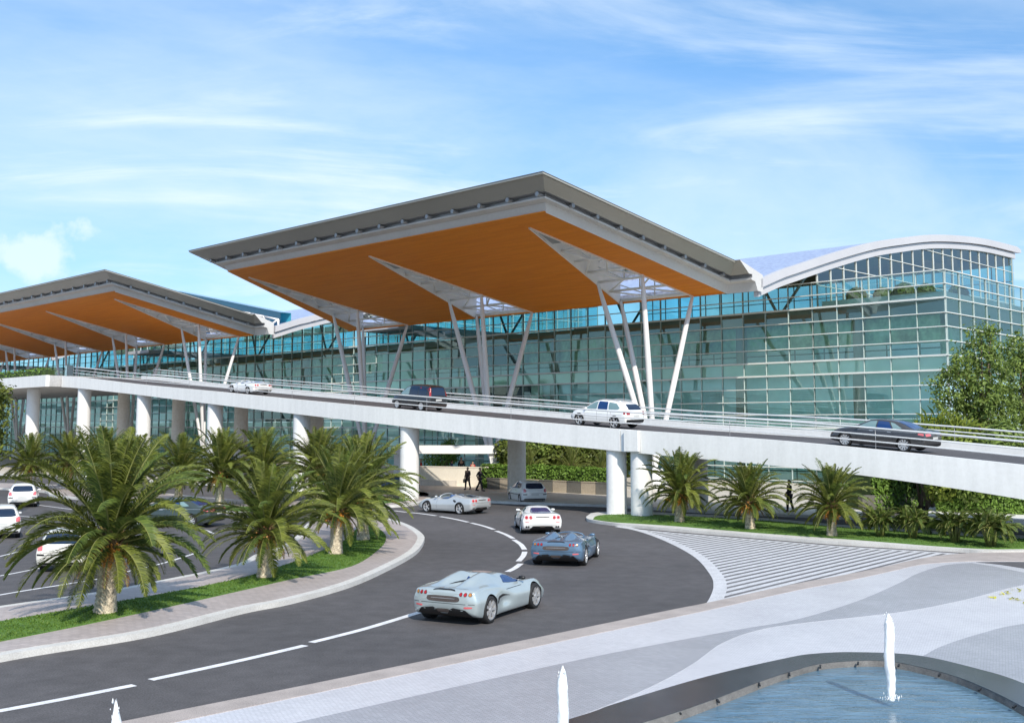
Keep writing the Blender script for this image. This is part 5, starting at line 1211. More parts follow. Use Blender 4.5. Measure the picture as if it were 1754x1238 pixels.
def berlinetta(paint, spider=False):
    root = empty('sports_car', (0, 0, 0)); r = .335
    st = [(-2.20, .42, .76, .82, .70, .90, .52), (-2.14, .30, .91, .87, .84, .945, .66), (-1.9, .20, .955, .90, .87, .965, .68), (-1.5, .15, .965, .92, .87, 1.0, .60), (-1.05, .14, .95, .90, .85, 1.08, .52), (-.6, .14, .925, .86, .83, 1.18, .52), (-.15, .14, .92, .83, .82, 1.215, .52), (.25, .14, .925, .81, .81, 1.15, .55), (.75, .14, .93, .80, .80, .93, .62), (1.15, .15, .945, .81, .81, .845, .58), (1.55, .17, .94, .77, .80, .775, .54), (1.9, .20, .88, .64, .75, .66, .5), (2.18, .25, .74, .52, .60, .54, .4), (2.25, .30, .60, .46, .48, .49, .3)]
    if spider: st = [s if not -.5 < s[0] < .5 else (s[0], s[1], s[2], s[3], s[4], .845, .70) for s in st]
    if spider: st = [s if not -1.2 < s[0] < -.5 else (s[0], s[1], s[2], s[3], s[4], 1.06 if s[0] < -.8 else 1.08, .55) for s in st]
    bm = loft(st, 80); body, bvh = shell(bm, 'body', paint, root, [(-1.28, .84, r, .15), (1.32, .84, r, .14)], r)
    if not spider:
        both(bvh, rnd([(-.78, .96), (-.2, .90), (.60, .86), (.30, 1.05), (-.1, 1.135), (-.5, 1.11)], .2), 'side_window', M['carglass'], root)
        decal(bvh, rnd([(.22, .44), (.82, .60), (.82, -.60), (.22, -.44)], .2), 'top', 'windscreen', M['carglass'], root)
        decal(bvh, rnd([(-.52, .97), (.52, .97), (.40, 1.155), (-.40, 1.155)], .22), 'rear', 'rear_window', M['carblue'], root)
    else:
        decal(bvh, rnd([(-.36, .58), (.45, .60), (.45, -.60), (-.36, -.58)], .15), 'top', 'cockpit', M['leather'], root)
        for s in (1, -1):
            mb = MB(); mb.lathe([(.0, 1.08), (.16, 1.07), (.2, .98), (.22, .78)], 14, c=(-.30, s * .36, 0)); mb.build('seat', M['leather'], root, True)
            decal(bvh, rnd([(-1.35, s * .50), (-.75, s * .32), (-.75, s * .44), (-1.25, s * .58)], .2), 'top', 'rear_buttress_glass', M['carblue'], root)
        decal(bvh, rnd([(-1.75, .40), (-1.0, .28), (-1.0, -.28), (-1.75, -.40)], .2), 'top', 'engine_cover', M['carglass'], root)
        mb = MB(); pts = [(.55 - .12 * (1 - t * t), .64 * t, .86 + .26 * (1 - t * t) ** .45) for t in (-1, -.9, -.6, -.3, 0, .3, .6, .9, 1)]
        mb.tube(pts, .022, 8); mb.build('windscreen_frame', paint, root, True)
        mb = MB(); n = len(pts)
        for i in range(n - 1): mb.add([pts[i], pts[i + 1], (.85, pts[i + 1][1], .84), (.85, pts[i][1], .84)], [(0, 1, 2, 3)])
        mb.build('windscreen', M['glassc'], root)
    for y in (.56, .755):
        for s in (1, -1):
            decal(bvh, circ(s * y, .80, .088), 'rear', 'tail_light', M['redl'], root, .008, .04); decal(bvh, circ(s * y, .80, .045), 'rear', 'light_core', M['red'], root, .014, .03)
    decal(bvh, rnd([(-.34, .80), (.34, .80), (.34, .85), (-.34, .85)], .25), 'rear', 'rear_grille', M['dgrille'], root)
    decal(bvh, rnd([(-.60, .26), (-.46, .40), (.46, .40), (.60, .26), (.56, .20), (-.56, .20)], .1), 'rear', 'diffuser', M['black'], root, .009, .06)
    decal(bvh, rnd([(-.12, .34), (.12, .34), (.12, .41), (-.12, .41)], .1), 'rear', 'centre_fin', M['dgrille'], root, .02, .05)
    pair(bvh, rnd([(.62, .56), (.82, .57), (.82, .60), (.62, .59)], .3), 'reflector', M['redl'], root)
    for y in (.66, .76):
        for s in (1, -1): decal(bvh, circ(s * y, .37, .052), 'rear', 'exhaust_tip', M['rim'], root, .02, .03); decal(bvh, circ(s * y, .37, .036), 'rear', 'exhaust_bore', M['black'], root, .024, .03)
    line(bvh, (-.86, .665), (.86, .665), 'rear', .01, root)
    both(bvh, rnd([(-1.05, .72), (-.80, .83), (-.70, .78), (-.88, .66)], .25), 'side_intake', M['black'], root, .004, .05)
    both(bvh, [(.55, .80), (.54, .30), (.552, .30), (.562, .80)], 'panel_gap', M['black'], root, .003, .1)
    for s in (1, -1): decal(bvh, [(1.95, s * .70), (1.5, s * .74), (1.45, s * .62), (1.85, s * .56)], 'top', 'headlight', M['glassc'], root)
    mirrors(root, .60, .80, .96, paint); wheels4(root, 1.32, -1.28, .955, r, .26, 5)
    return root
def hatchback(paint, tail='redl'):
    root = empty('hatchback', (0, 0, 0)); r = .305
    st = [(-1.98, .42, .72, .80, .68, .90, .52), (-1.93, .30, .83, .90, .78, 1.02, .60), (-1.80, .24, .855, .94, .80, 1.22, .60), (-1.55, .20, .86, .95, .815, 1.40, .60), (-1.15, .18, .86, .95, .82, 1.475, .60), (-.6, .17, .86, .94, .82, 1.495, .61), (-.1, .17, .86, .93, .82, 1.48, .61), (.35, .17, .86, .92, .815, 1.38, .60), (.80, .17, .86, .91, .81, 1.16, .62), (1.08, .18, .86, .89, .80, 1.00, .64), (1.45, .19, .85, .80, .78, .90, .62), (1.80, .22, .80, .66, .72, .76, .54), (1.98, .28, .68, .54, .56, .60, .42)]
    bm = loft(st, 76); body, bvh = shell(bm, 'body', paint, root, [(-1.22, .78, r, .13), (1.30, .78, r, .13)], r)
    both(bvh, rnd([(-.42, .98), (.86, .965), (.62, 1.10), (.30, 1.28), (-.02, 1.37), (-.42, 1.385)], .12), 'side_window', M['carblue'], root)
    both(bvh, rnd([(-.50, .985), (-.50, 1.385), (-1.0, 1.36), (-1.36, 1.18), (-1.25, 1.02)], .16), 'quarter_window', M['carglass'], root)
    decal(bvh, rnd([(.34, .54), (1.02, .68), (1.02, -.68), (.34, -.54)], .12), 'top', 'windscreen', M['carglass'], root)
    decal(bvh, rnd([(-.62, 1.03), (-.4, .995), (.4, .995), (.62, 1.03), (.53, 1.35), (-.53, 1.35)], .2), 'rear', 'rear_window', M['carglass'], root)
    pair(bvh, rnd([(.60, .78), (.78, .76), (.79, .96), (.72, 1.0), (.62, .95)], .2), 'tail_light', M[tail], root)
    pair(bvh, rnd([(.54, .60), (.80, .60), (.80, .66), (.54, .66)], .15), 'bumper_strip', M['black'], root)
    decal(bvh, [(-.26, .56), (.26, .56), (.26, .67), (-.26, .67)], 'rear', 'number_plate', M['plate'], root)
    decal(bvh, rnd([(-.72, .28), (.72, .28), (.74, .36), (-.74, .36)], .1), 'rear', 'lower_valance', M['black'], root, .007, .06)
    line(bvh, (-.70, .70), (.70, .70), 'rear', .012, root)
    both(bvh, [(-1.0, .56), (1.0, .56), (1.0, .60), (-1.0, .60)], 'rub_strip', M['black'], root, .01, .1)
    both(bvh, [(-.45, .98), (-.50, .40), (-.49, .40), (-.438, .98)], 'panel_gap', M['black'], root, .003, .1); both(bvh, [(.86, .94), (.80, .36), (.81, .36), (.872, .94)], 'panel_gap', M['black'], root, .003, .1)
    both(bvh, rnd([(-.40, .84), (-.22, .84), (-.22, .865), (-.40, .865)], .2), 'door_handle', M['black'], root, .02, .05)
    for s in (1, -1): decal(bvh, [(1.9, s * .58), (1.55, s * .70), (1.50, s * .56), (1.8, s * .46)], 'top', 'headlight', M['glassc'], root)
    mirrors(root, .72, .80, .98, paint); wheels4(root, 1.30, -1.22, .85, r, .2, 6)
    return root
def saloon(paint):
    root = empty('saloon_car', (0, 0, 0)); r = .345
    st = [(-2.50, .44, .78, .86, .74, .92, .6), (-2.44, .32, .90, .93, .84, 1.00, .70), (-2.2, .24, .945, .97, .88, 1.055, .72), (-1.75, .20, .955, .98, .89, 1.10, .66), (-1.2, .18, .955, .97, .89, 1.32, .60), (-.7, .17, .95, .96, .885, 1.43, .60), (-.1, .17, .95, .95, .88, 1.455, .61), (.4, .17, .95, .94, .88, 1.40, .61), (.85, .17, .95, .93, .87, 1.20, .64), (1.25, .18, .95, .92, .86, 1.02, .68), (1.7, .19, .945, .86, .85, .94, .68), (2.1, .22, .91, .76, .80, .84, .62), (2.42, .27, .80, .64, .66, .70, .5), (2.5, .32, .68, .56, .55, .62, .4)]
    bm = loft(st, 84); body, bvh = shell(bm, 'body', paint, root, [(-1.42, .86, r, .14), (1.58, .86, r, .14)], r)
    both(bvh, rnd([(.04, 1.0), (1.0, .985), (.72, 1.16), (.40, 1.32), (.04, 1.36)], .12), 'side_window', M['cargreen'], root)
    both(bvh, rnd([(-.02, 1.0), (-.02, 1.365), (-.55, 1.35), (-.80, 1.02)], .12), 'rear_door_window', M['carblue'], root)
    both(bvh, rnd([(-.86, 1.03), (-.62, 1.34), (-.85, 1.29), (-1.28, 1.08)], .12), 'quarter_window', M['cargreen'], root)
    decal(bvh, rnd([(.42, .54), (1.15, .72), (1.15, -.72), (.42, -.54)], .12), 'top', 'windscreen', M['carglass'], root)
    decal(bvh, rnd([(-1.72, .62), (-.95, .52), (-.95, -.52), (-1.72, -.62)], .15), 'top', 'rear_window', M['carblue'], root)
    pair(bvh, rnd([(.46, .84), (.84, .80), (.86, .92), (.50, .94)], .2), 'tail_light', M['redl'], root)
    for sd in ('left', 'right'): decal(bvh, rnd([(-2.38, .82), (-2.08, .86), (-2.12, .94), (-2.36, .93)], .2), sd, 'tail_light', M['redl'], root)
    decal(bvh, [(-.27, .66), (.27, .66), (.27, .77), (-.27, .77)], 'rear', 'number_plate', M['plate'], root)
    decal(bvh, rnd([(-.74, .30), (.74, .30), (.76, .42), (-.76, .42)], .1), 'rear', 'lower_valance', M['black'], root, .008, .07)
    for x in (.98, .0, -.88): both(bvh, [(x, .95), (x - .03, .32), (x - .018, .32), (x + .012, .95)], 'panel_gap', M['black'], root, .003, .1)
    both(bvh, [(-2.0, .93), (.95, .895), (.95, .905), (-2.0, .94)], 'belt_trim', M['rim'], root, .004, .12)
    for x in (.14, -.78): both(bvh, rnd([(x, .87), (x + .2, .87), (x + .2, .892), (x, .892)], .2), 'door_handle', M['rim'], root, .02, .06)
    for s in (1, -1): decal(bvh, [(2.4, s * .6), (2.0, s * .78), (1.95, s * .62), (2.3, s * .46)], 'top', 'headlight', M['glassc'], root)
    mirrors(root, .88, .86, 1.02, paint); wheels4(root, 1.58, -1.42, .945, r, .23, 10)
    return root
def suv(paint):
    root = empty('estate_car', (0, 0, 0)); r = .36
    st = [(-2.25, .52, .76, .92, .72, 1.02, .58), (-2.19, .40, .88, 1.00, .82, 1.12, .62), (-2.05, .33, .915, 1.03, .85, 1.30, .62), (-1.8, .28, .92, 1.04, .86, 1.47, .62), (-1.3, .26, .92, 1.04, .865, 1.60, .62), (-.6, .25, .92, 1.03, .865, 1.65, .63), (0, .25, .92, 1.02, .86, 1.635, .63), (.45, .25, .92, 1.01, .86, 1.52, .62), (.9, .25, .92, 1.00, .85, 1.28, .64), (1.2, .26, .92, .99, .84, 1.10, .67), (1.65, .27, .905, .92, .82, 1.02, .66), (2.0, .31, .85, .80, .76, .90, .58), (2.22, .38, .72, .66, .6, .70, .45)]
    bm = loft(st, 80); body, bvh = shell(bm, 'body', paint, root, [(-1.36, .83, r, .14), (1.40, .83, r, .14)], r)
    both(bvh, rnd([(.06, 1.07), (1.0, 1.05), (.70, 1.28), (.36, 1.47), (.06, 1.53)], .12), 'side_window', M['cargreen'], root)
    both(bvh, rnd([(0, 1.07), (0, 1.54), (-.70, 1.53), (-.78, 1.08)], .1), 'rear_door_window', M['carblue'], root)
    both(bvh, rnd([(-.85, 1.09), (-.78, 1.52), (-1.35, 1.46), (-1.68, 1.20), (-1.55, 1.11)], .14), 'quarter_window', M['cargreen'], root)
    decal(bvh, rnd([(.42, .56), (1.12, .70), (1.12, -.70), (.42, -.56)], .12), 'top', 'windscreen', M['carglass'], root)
    decal(bvh, rnd([(-.60, 1.13), (.60, 1.13), (.54, 1.44), (-.54, 1.44)], .15), 'rear', 'rear_window', M['carglass'], root)
    pair(bvh, rnd([(.58, .86), (.82, .84), (.83, 1.04), (.62, 1.06)], .15), 'tail_light', M['red'], root)
    for sd in ('left', 'right'): decal(bvh, rnd([(-2.17, .86), (-2.0, .88), (-2.02, 1.04), (-2.12, 1.04)], .2), sd, 'tail_light', M['red'], root)
    decal(bvh, [(-.27, .72), (.27, .72), (.27, .84), (-.27, .84)], 'rear', 'number_plate', M['plate'], root)
    decal(bvh, rnd([(-.80, .42), (.80, .42), (.82, .56), (-.82, .56)], .1), 'rear', 'rear_bumper', M['black'], root, .012, .07)
    for x in (1.0, .02, -.82): both(bvh, [(x, 1.02), (x - .03, .42), (x - .018, .42), (x + .012, 1.02)], 'panel_gap', M['black'], root, .003, .1)
    both(bvh, [(-1.9, .80), (1.7, .76), (1.7, .775), (-1.9, .815)], 'crease_shade', M['bracket'], root, .004, .12)  # flat grey strip: shade line of a side crease, painted without a fold
    both(bvh, [(-.95, .30), (.98, .30), (.98, .40), (-.95, .40)], 'sill_trim', M['planter'], root, .01, .12)
    for s in (1, -1):
        mb = MB(); mb.tube([(.2, s * .58, 1.60), (-.4, s * .59, 1.69), (-1.2, s * .59, 1.655), (-1.6, s * .58, 1.56)], .02, 6); mb.build('roof_rail', M['rim'], root, True)
        decal(bvh, [(2.15, s * .55), (1.75, s * .76), (1.7, s * .6), (2.05, s * .42)], 'top', 'headlight', M['glassc'], root)
    mirrors(root, .86, .84, 1.08, paint); wheels4(root, 1.40, -1.36, .915, r, .24, 5)
    return root
def mpv(paint):
    root = empty('people_carrier', (0, 0, 0)); r = .325
    st = [(-2.12, .46, .78, .92, .74, 1.10, .62), (-2.07, .32, .88, 1.00, .83, 1.40, .66), (-1.98, .26, .905, 1.03, .85, 1.66, .66), (-1.8, .22, .91, 1.04, .86, 1.76, .66), (-1.2, .20, .91, 1.04, .865, 1.80, .66), (-.5, .20, .91, 1.03, .865, 1.81, .66), (.1, .20, .91, 1.02, .86, 1.77, .66), (.6, .20, .91, 1.01, .86, 1.60, .65), (1.1, .20, .91, .99, .85, 1.28, .66), (1.4, .21, .90, .96, .84, 1.08, .68), (1.8, .24, .86, .86, .79, .95, .62), (2.08, .28, .76, .70, .64, .74, .48)]
    bm = loft(st, 76); body, bvh = shell(bm, 'body', paint, root, [(-1.30, .82, r, .13), (1.36, .82, r, .13)], r)
    both(bvh, rnd([(.10, 1.07), (1.15, 1.04), (.85, 1.30), (.5, 1.56), (.10, 1.66)], .12), 'side_window', M['cargreen'], root)
    both(bvh, rnd([(.02, 1.07), (.02, 1.67), (-.8, 1.69), (-.85, 1.08)], .1), 'rear_door_window', M['carglass'], root)
    both(bvh, rnd([(-.93, 1.09), (-.88, 1.69), (-1.7, 1.65), (-1.82, 1.12)], .12), 'quarter_window', M['carglass'], root)
    decal(bvh, rnd([(.55, .58), (1.35, .72), (1.35, -.72), (.55, -.58)], .12), 'top', 'windscreen', M['carglass'], root)
    decal(bvh, rnd([(-.60, 1.10), (.60, 1.10), (.54, 1.64), (-.54, 1.64)], .14), 'rear', 'rear_window', M['carglass'], root)
    pair(bvh, rnd([(.68, 1.06), (.82, 1.04), (.72, 1.64), (.62, 1.66)], .12), 'tail_light', M['red'], root)
    decal(bvh, [(-.27, .72), (.27, .72), (.27, .84), (-.27, .84)], 'rear', 'number_plate', M['plate'], root)
    decal(bvh, rnd([(-.78, .34), (.78, .34), (.80, .48), (-.80, .48)], .1), 'rear', 'rear_bumper', M['dgrille'], root, .012, .07)
    for x in (1.1, .05, -.9): both(bvh, [(x, 1.02), (x - .03, .38), (x - .018, .38), (x + .012, 1.02)], 'panel_gap', M['dgrille'], root, .003, .1)
    for s in (1, -1): decal(bvh, [(2.0, s * .5), (1.6, s * .74), (1.55, s * .6), (1.9, s * .4)], 'top', 'headlight', M['glassc'], root)
    mirrors(root, 1.0, .84, 1.08, paint); wheels4(root, 1.36, -1.30, .905, r, .2, 12)
    return root
PT = dict(silver=m_paint('paint_silver_green', (.43, .49, .50), .35, .28), blue=m_paint('paint_steel_blue', (.10, .175, .27), .30, .32), white=m_paint('paint_white', (.80, .80, .79)), grey=m_paint('paint_silver', (.52, .54, .55), .35, .3), cream=m_paint('paint_cream', (.74, .72, .66)), dark=m_paint('paint_graphite', (.045, .044, .046), .2, .3), black=m_paint('paint_black', (.012, .014, .018)), navy=m_paint('paint_navy', (.02, .04, .09)), green=m_paint('paint_dark_green', (.035, .05, .045), .2, .3))
def put(car, p, h, label, cat='car', group=None, pitch=0.0, roll=0.0):
    car.location = p; fx = Vector(h).normalized(); up = Vector((0, 0, 1))
    y = up.cross(fx).normalized(); z = fx.cross(y).normalized()
    if roll: 
        q = Matrix.Rotation(roll, 3, fx); y = q @ y; z = q @ z
    car.rotation_euler = Matrix((fx, y, z)).transposed().to_euler(); return tag(car, label, cat, group)
def mid(a, b, ya=0): return (gp(*a) + gp(*b)) / 2
# road cars: rear axle centre from the photograph, heading from the wheels
def place_rear(car, rl, rr, hd, xr, label):
    c = (gp(*rl) + gp(*rr)) / 2; h = Vector((hd[0], hd[1], 0)).normalized(); return put(car, c - h * xr, h, label)
place_rear(hypercar(PT['silver']), (730, 1058), (842, 1066), (.46, .89), -1.36, 'pale silver sports car with closed roof, nearest on the curved road')
place_rear(hypercar(PT['blue'], True), (925, 966), (994, 967), (.24, .97), -1.36, 'steel blue open topped sports car just ahead of the nearest silver one')
place_rear(berlinetta(PT['white']), (893, 913), (957, 911), (-.10, .995), -1.28, 'white low coupe with round tail lights ahead of the steel blue car')
sp = berlinetta(PT['grey'], True); hs = Vector((-.78, .62, 0)); put(sp, gp(776, 878.5) + Vector((0, .55, 0)), hs, 'silver convertible sports car turning left past the column')
ck = hatchback(PT['white']); put(ck, gp(902, 860.5) + Vector((.0, .5, 0)), (-.27, .96, 0), 'white hatchback driving in the shade under the ramp beside the tan column')
put(hatchback(PT['white']), gp(26, 868) + Vector((.0, 1.2, 0)), (-.36, .93, 0), 'white hatchback at the left edge on the side road, farthest of the three')
put(hatchback(PT['white']), gp(-16, 920) + Vector((0, .8, 0)), (-.45, .89, 0), 'white hatchback cut by the left edge, middle of the three')
put(hatchback(PT['cream']), gp(100, 978) + Vector((0, 1.5, 0)), (-.12, .99, 0), 'white hatchback half hidden behind the biggest palm, nearest of the three')
put(saloon(PT['green']), gp(292, 902) + Vector((0, .6, 0)), (-.97, .22, 0), 'dark grey green car parked behind the biggest palm fronds')
put(hatchback(PT['grey']), gp(140, 834), (.9, .4, 0), 'silver grey car far off behind the left palms')
put(hatchback(PT['navy']), gp(672, 846) + Vector((0, 1.0, 0)), (-.8, .6, 0), 'dark blue car mostly hidden by the ramp column')
# ramp cars
def rampcar(car, x, y, off, label):
    a = onb(x, y, RB + off)[0]
    s = (deckz(a + 1.3, off) - deckz(a - 1.3, off)) / 2.6
    h = -A + Vector((0, 0, -s)); put(car, W(a, RB + off, deckz(a, off) + .006), h, label, roll=-.028)
rampcar(saloon(PT['dark']), 1513, 740, 2.6, 'dark grey saloon climbing the low end of the ramp')
rampcar(suv(PT['white']), 1038, 710, 2.8, 'white estate car on the ramp above the twin columns')
rampcar(mpv(PT['black']), 717, 680, 2.8, 'black people carrier with tall red tail lights on the ramp')
rampcar(berlinetta(PT['white'], True), 427, 657, 2.8, 'white convertible highest up the ramp')
# ------------------------------------------------------------------ low wall, white frame, people, jets
w0, w1 = gp(640, 829, .15), gp(852, 834, .15); c_ = w0.lerp(w1, .5); lw = empty('low_wall', c_); tag(lw, 'cream rendered low wall under the ramp with people behind it', 'wall')
mb = MB(); mb.bar(w0 - c_ + Vector((0, .2, .76)), w1 - c_ + Vector((0, .2, .76)), .4, 1.56); mb.build('wall_body', M['wall'], lw)
mb = MB(); mb.bar(w0 - c_ + Vector((0, .2, 1.57)), w1 - c_ + Vector((.05, .2, 1.57)), .5, .07); mb.build('wall_cap', M['wall'], lw)
tr_ = [gp(560, 826, .15), gp(856, 832, .15)]
mb = MB(); mb.prism([(w0.x - 6, w0.y + .5), (w1.x, w1.y + .5), (w1.x + 1, w1.y + 9), (w0.x - 6, w0.y + 11)], .1, .62); tag(mb.build('terrace', M['forecourt']), kind='structure')
d_ = 93.0
fr_ = empty('white_frame', P3(766, 800, d_)); tag(fr_, 'white horizontal beam on a tapering white post beside the cream wall', 'frame'); fo = fr_.location
def fx_(x, y): return Vector(((x - PX) / F * d_ - fo.x, 0, zpx(y, d_)))
mb = MB(); mb.bar((fx_(678, 769)), (fx_(853, 769)), 1.2, .68); mb.build('beam', M['white'], fr_)
mb = MB(); p0, p1 = fx_(845, 776), fx_(846, 806); p1.z = 1.62
mb.v = [tuple(p + Vector((sx * w_, sy * w_, 0))) for p, w_ in ((p0, .36), (p1, .20)) for sx, sy in ((-1, -1), (1, -1), (1, 1), (-1, 1))]
mb.f = [(0, 1, 5, 4), (1, 2, 6, 5), (2, 3, 7, 6), (3, 0, 4, 7), (0, 3, 2, 1), (4, 5, 6, 7)]; mb.m = [0] * 6; mb.build('post', M['white'], fr_)
mb = MB(); mb.v = [tuple(p1 + Vector(v)) for v in ((-.9, -.3, .12), (.9, -.3, .12), (.9, .3, .12), (-.9, .3, .12), (0, 0, -.75))]; mb.f = [(0, 1, 2, 3), (0, 4, 1), (1, 4, 2), (2, 4, 3), (3, 4, 0)]; mb.m = [0] * 5; mb.build('post_base', M['white'], fr_)
mb = MB(); mb.bar((fx_(682, 776)), Vector((fx_(682, 776).x, 0, .6)), .5, .5, up=(0, 1, 0)); mb.build('post', M['white'], fr_)
# people: one skinned body with jacket, trousers, hair
def skin_mesh(name, verts, edges, m, root, sub=1, rootv=0):
    me = bpy.data.meshes.new(name); me.from_pydata([v[0] for v in verts], edges, []); o = link(name, me, root); me.materials.append(m)
    md = o.modifiers.new('skin', 'SKIN')
    for i, v in enumerate(verts): sv = me.skin_vertices[0].data[i]; r_ = v[1]; sv.radius = (r_, r_) if not isinstance(r_, tuple) else r_; sv.use_root = i == rootv
    ms = o.modifiers.new('sub', 'SUBSURF'); ms.levels = ms.render_levels = sub
    dg = bpy.context.evaluated_depsgraph_get(); nm = bpy.data.meshes.new_from_object(o.evaluated_get(dg)); o.modifiers.clear(); o.data = nm
    nm.polygons.foreach_set('use_smooth', [True] * len(nm.polygons)); return o
def person(loc, rz, label, coat, trousers, hairm, stride=.0, sc=1.0, long_coat=False, bag=False, arm=.1, bend=.0):
    root = empty('person', loc, rz); root.scale = (sc, sc, sc)
    s = stride
    J = dict(pel=(0, 0, .95), chest=(0, .02, 1.30), neck=(0, .01, 1.47), chin=(0, .02, 1.54), head=(0, .02, 1.64), top=(0, .0, 1.735))
    V = []; E = []; ix = {}
    def v(n, p, r): ix[n] = len(V); V.append((p, r)); return ix[n]
    v('pel', J['pel'], (.135, .11)); v('waist', (0, .0, 1.10), (.125, .095)); v('chest', J['chest'], (.15, .105)); v('neck', J['neck'], .055); v('chin', J['chin'], .065); v('head', J['head'], (.075, .095)); v('top', J['top'], .06)
    E += [(0, 1), (1, 2), (2, 3), (3, 4), (4, 5), (5, 6)]
    for sd in (1, -1):
        n = 'R' if sd > 0 else 'L'; f = s * sd
        v('sh' + n, (sd * .18, .0, 1.41), .058); v('el' + n, (sd * .235, -f * .16 - .02, 1.14), .042); v('wr' + n, (sd * .24, -f * .26 + .10 + arm, .93 + arm * .6), .030); v('pa' + n, (sd * .235, -f * .27 + .13 + arm, .87 + arm * .6), (.036, .022))
        E += [(ix['chest'], ix['sh' + n]), (ix['sh' + n], ix['el' + n]), (ix['el' + n], ix['wr' + n]), (ix['wr' + n], ix['pa' + n])]
        pa = Vector(V[ix['pa' + n]][0])
        for k, (dy, l) in enumerate(((-.03, .07), (-.01, .085), (.01, .08), (.03, .062))):
            a = v('f%d' % k + n, tuple(pa + Vector((0, dy, -.045))), .0095); b = v('g%d' % k + n, tuple(pa + Vector((-sd * .018, dy + .006, -.045 - l))), .008); E += [(ix['pa' + n], a), (a, b)]
        a = v('t0' + n, tuple(pa + Vector((-sd * .005, .045, -.015))), .011); b = v('t1' + n, tuple(pa + Vector((-sd * .02, .065, -.06))), .0085); E += [(ix['pa' + n], a), (a, b)]
        v('hip' + n, (sd * .095, 0, .90), .095); v('kn' + n, (sd * .10, f * .22 + .02, .50), .062); v('an' + n, (sd * .10, f * .42 - .03 - abs(f) * .05, .09), .042); v('toe' + n, (sd * .115, f * .42 + .15, .035), .035)
        E += [(0, ix['hip' + n]), (ix['hip' + n], ix['kn' + n]), (ix['kn' + n], ix['an' + n]), (ix['an' + n], ix['toe' + n])]
    v('nose', (0, .135, 1.625), .014); E.append((ix['head'], ix['nose']))
    for sd in (1, -1): v('ear%d' % sd, (sd * .088, .01, 1.63), .016); E.append((ix['head'], ix['ear%d' % sd]))
    skin_mesh('body', V, E, M['skin'], root)
    P_ = lambda n: V[ix[n]][0]
    def grow(names, links, extra, nm, m):
        vv = []; im = {}
        for n, g in names: im[n] = len(vv); r_ = V[ix[n]][1]; r_ = r_ if isinstance(r_, tuple) else (r_, r_); vv.append((P_(n), (r_[0] + g, r_[1] + g)))
        ee = [(im[a], im[b]) for a, b in links]
        for p, r_, par in extra: vv.append((p, r_)); ee.append((im[par], len(vv) - 1))
        return skin_mesh(nm, vv, ee, m, root)
    ex = [((0, 0, .62), (.20, .15), 'pel')] if long_coat else []
    grow([('pel', .028), ('waist', .028), ('chest', .028), ('shR', .022), ('elR', .022), ('wrR', .018), ('shL', .022), ('elL', .022), ('wrL', .018)], [('pel', 'waist'), ('waist', 'chest'), ('chest', 'shR'), ('shR', 'elR'), ('elR', 'wrR'), ('chest', 'shL'), ('shL', 'elL'), ('elL', 'wrL')], ex, 'coat', coat)
    grow([('pel', .012), ('hipR', .018), ('knR', .022), ('anR', .028), ('hipL', .018), ('knL', .022), ('anL', .028)], [('pel', 'hipR'), ('hipR', 'knR'), ('knR', 'anR'), ('pel', 'hipL'), ('hipL', 'knL'), ('knL', 'anL')], [], 'trousers', trousers)
    for n in 'RL':
        mb = MB(); a, t = Vector(P_('an' + n)), Vector(P_('toe' + n)); mb.tube([a + Vector((0, -.05, -.035)), a + Vector((0, .03, -.03)), t + Vector((0, -.03, 0)), t + Vector((0, .04, 0))], [.045, .055, .05, .03], 8); mb.build('shoe', M['black'], root, True)
    mb = MB(); hb_ = []
    for i in range(7):
        t = i / 6; el_ = R(90 - 105 * t)
        for j in range(14):
            a = 6.2832 * j / 14; cut = .75 if (math.sin(a) > .3 and t > .55) else 1
            mb.v.append((.098 * math.cos(el_) * math.cos(a) * cut, .0 + .115 * math.cos(el_) * math.sin(a) * cut, 1.645 + .115 * math.sin(el_)))
    for i in range(6):
        for j in range(14): a, b = i * 14 + j, i * 14 + (j + 1) % 14; mb.f.append((a, a + 14, b + 14, b)); mb.m.append(0)
    mb.build('hair', hairm, root, True)
    for sd in (1, -1):
        mb = MB(); mb.lathe([(0, -.008), (.009, -.004), (.011, 0), (.009, .004), (0, .008)], 8, c=(sd * .032, .105, 1.65)); mb.build('eye', M['black'], root, True)
    if bag:
        mb = MB(); p = Vector(P_('paR')); mb.box(p.x - .05, p.x + .05, p.y - .17, p.y + .17, p.z - .40, p.z - .12); mb.tube([p + Vector((0, -.1, -.12)), p + Vector((0, 0, -.03)), p + Vector((0, .1, -.12))], .012, 6)
        b = mb.build('handbag', M['planter']); b.parent = None; b.matrix_world = Matrix.Translation(loc) @ Matrix.Rotation(rz, 4, 'Z') @ Matrix.Scale(sc, 4)
        tag(b, 'small bag carried by the walker in the brown coat', 'bag')
    return tag(root, label, 'person')
person(gp(801, 838, .156), R(155), 'person in a long brown coat walking with a bag by the cream wall', M['suit2'], M['suit'], M['hair'], .55, 1.0, True, True)
person(gp(822, 840.5, .156), R(-120), 'person with fair hair in a black suit striding past the planter boxes', M['suit'], M['suit'], M['hairb'], .8, 1.02)
def behind(x, dy): q = w0.lerp(w1, (x - 640) / 212.0); return Vector((q.x, q.y + dy, .62))
person(behind(721, 1.5), R(90), 'person in a red shirt behind the cream wall next to the ramp column', M['redshirt'], M['suit'], M['hairb'], .2, .95)
person(behind(774, 1.8), R(-70), 'person in a navy top behind the cream wall, left of the person in black', M['navy'], M['suit'], M['hair'], .1, .92, arm=.25)
person(behind(790, 2.2), R(200), 'person in black standing behind the cream wall between navy and red tops', M['suit'], M['suit'], M['hair'], .1, 1.06)
person(behind(810, 1.7), R(170), 'person in a red top behind the right end of the cream wall', M['redshirt'], M['suit'], M['hair'], .1, .88, arm=.2)
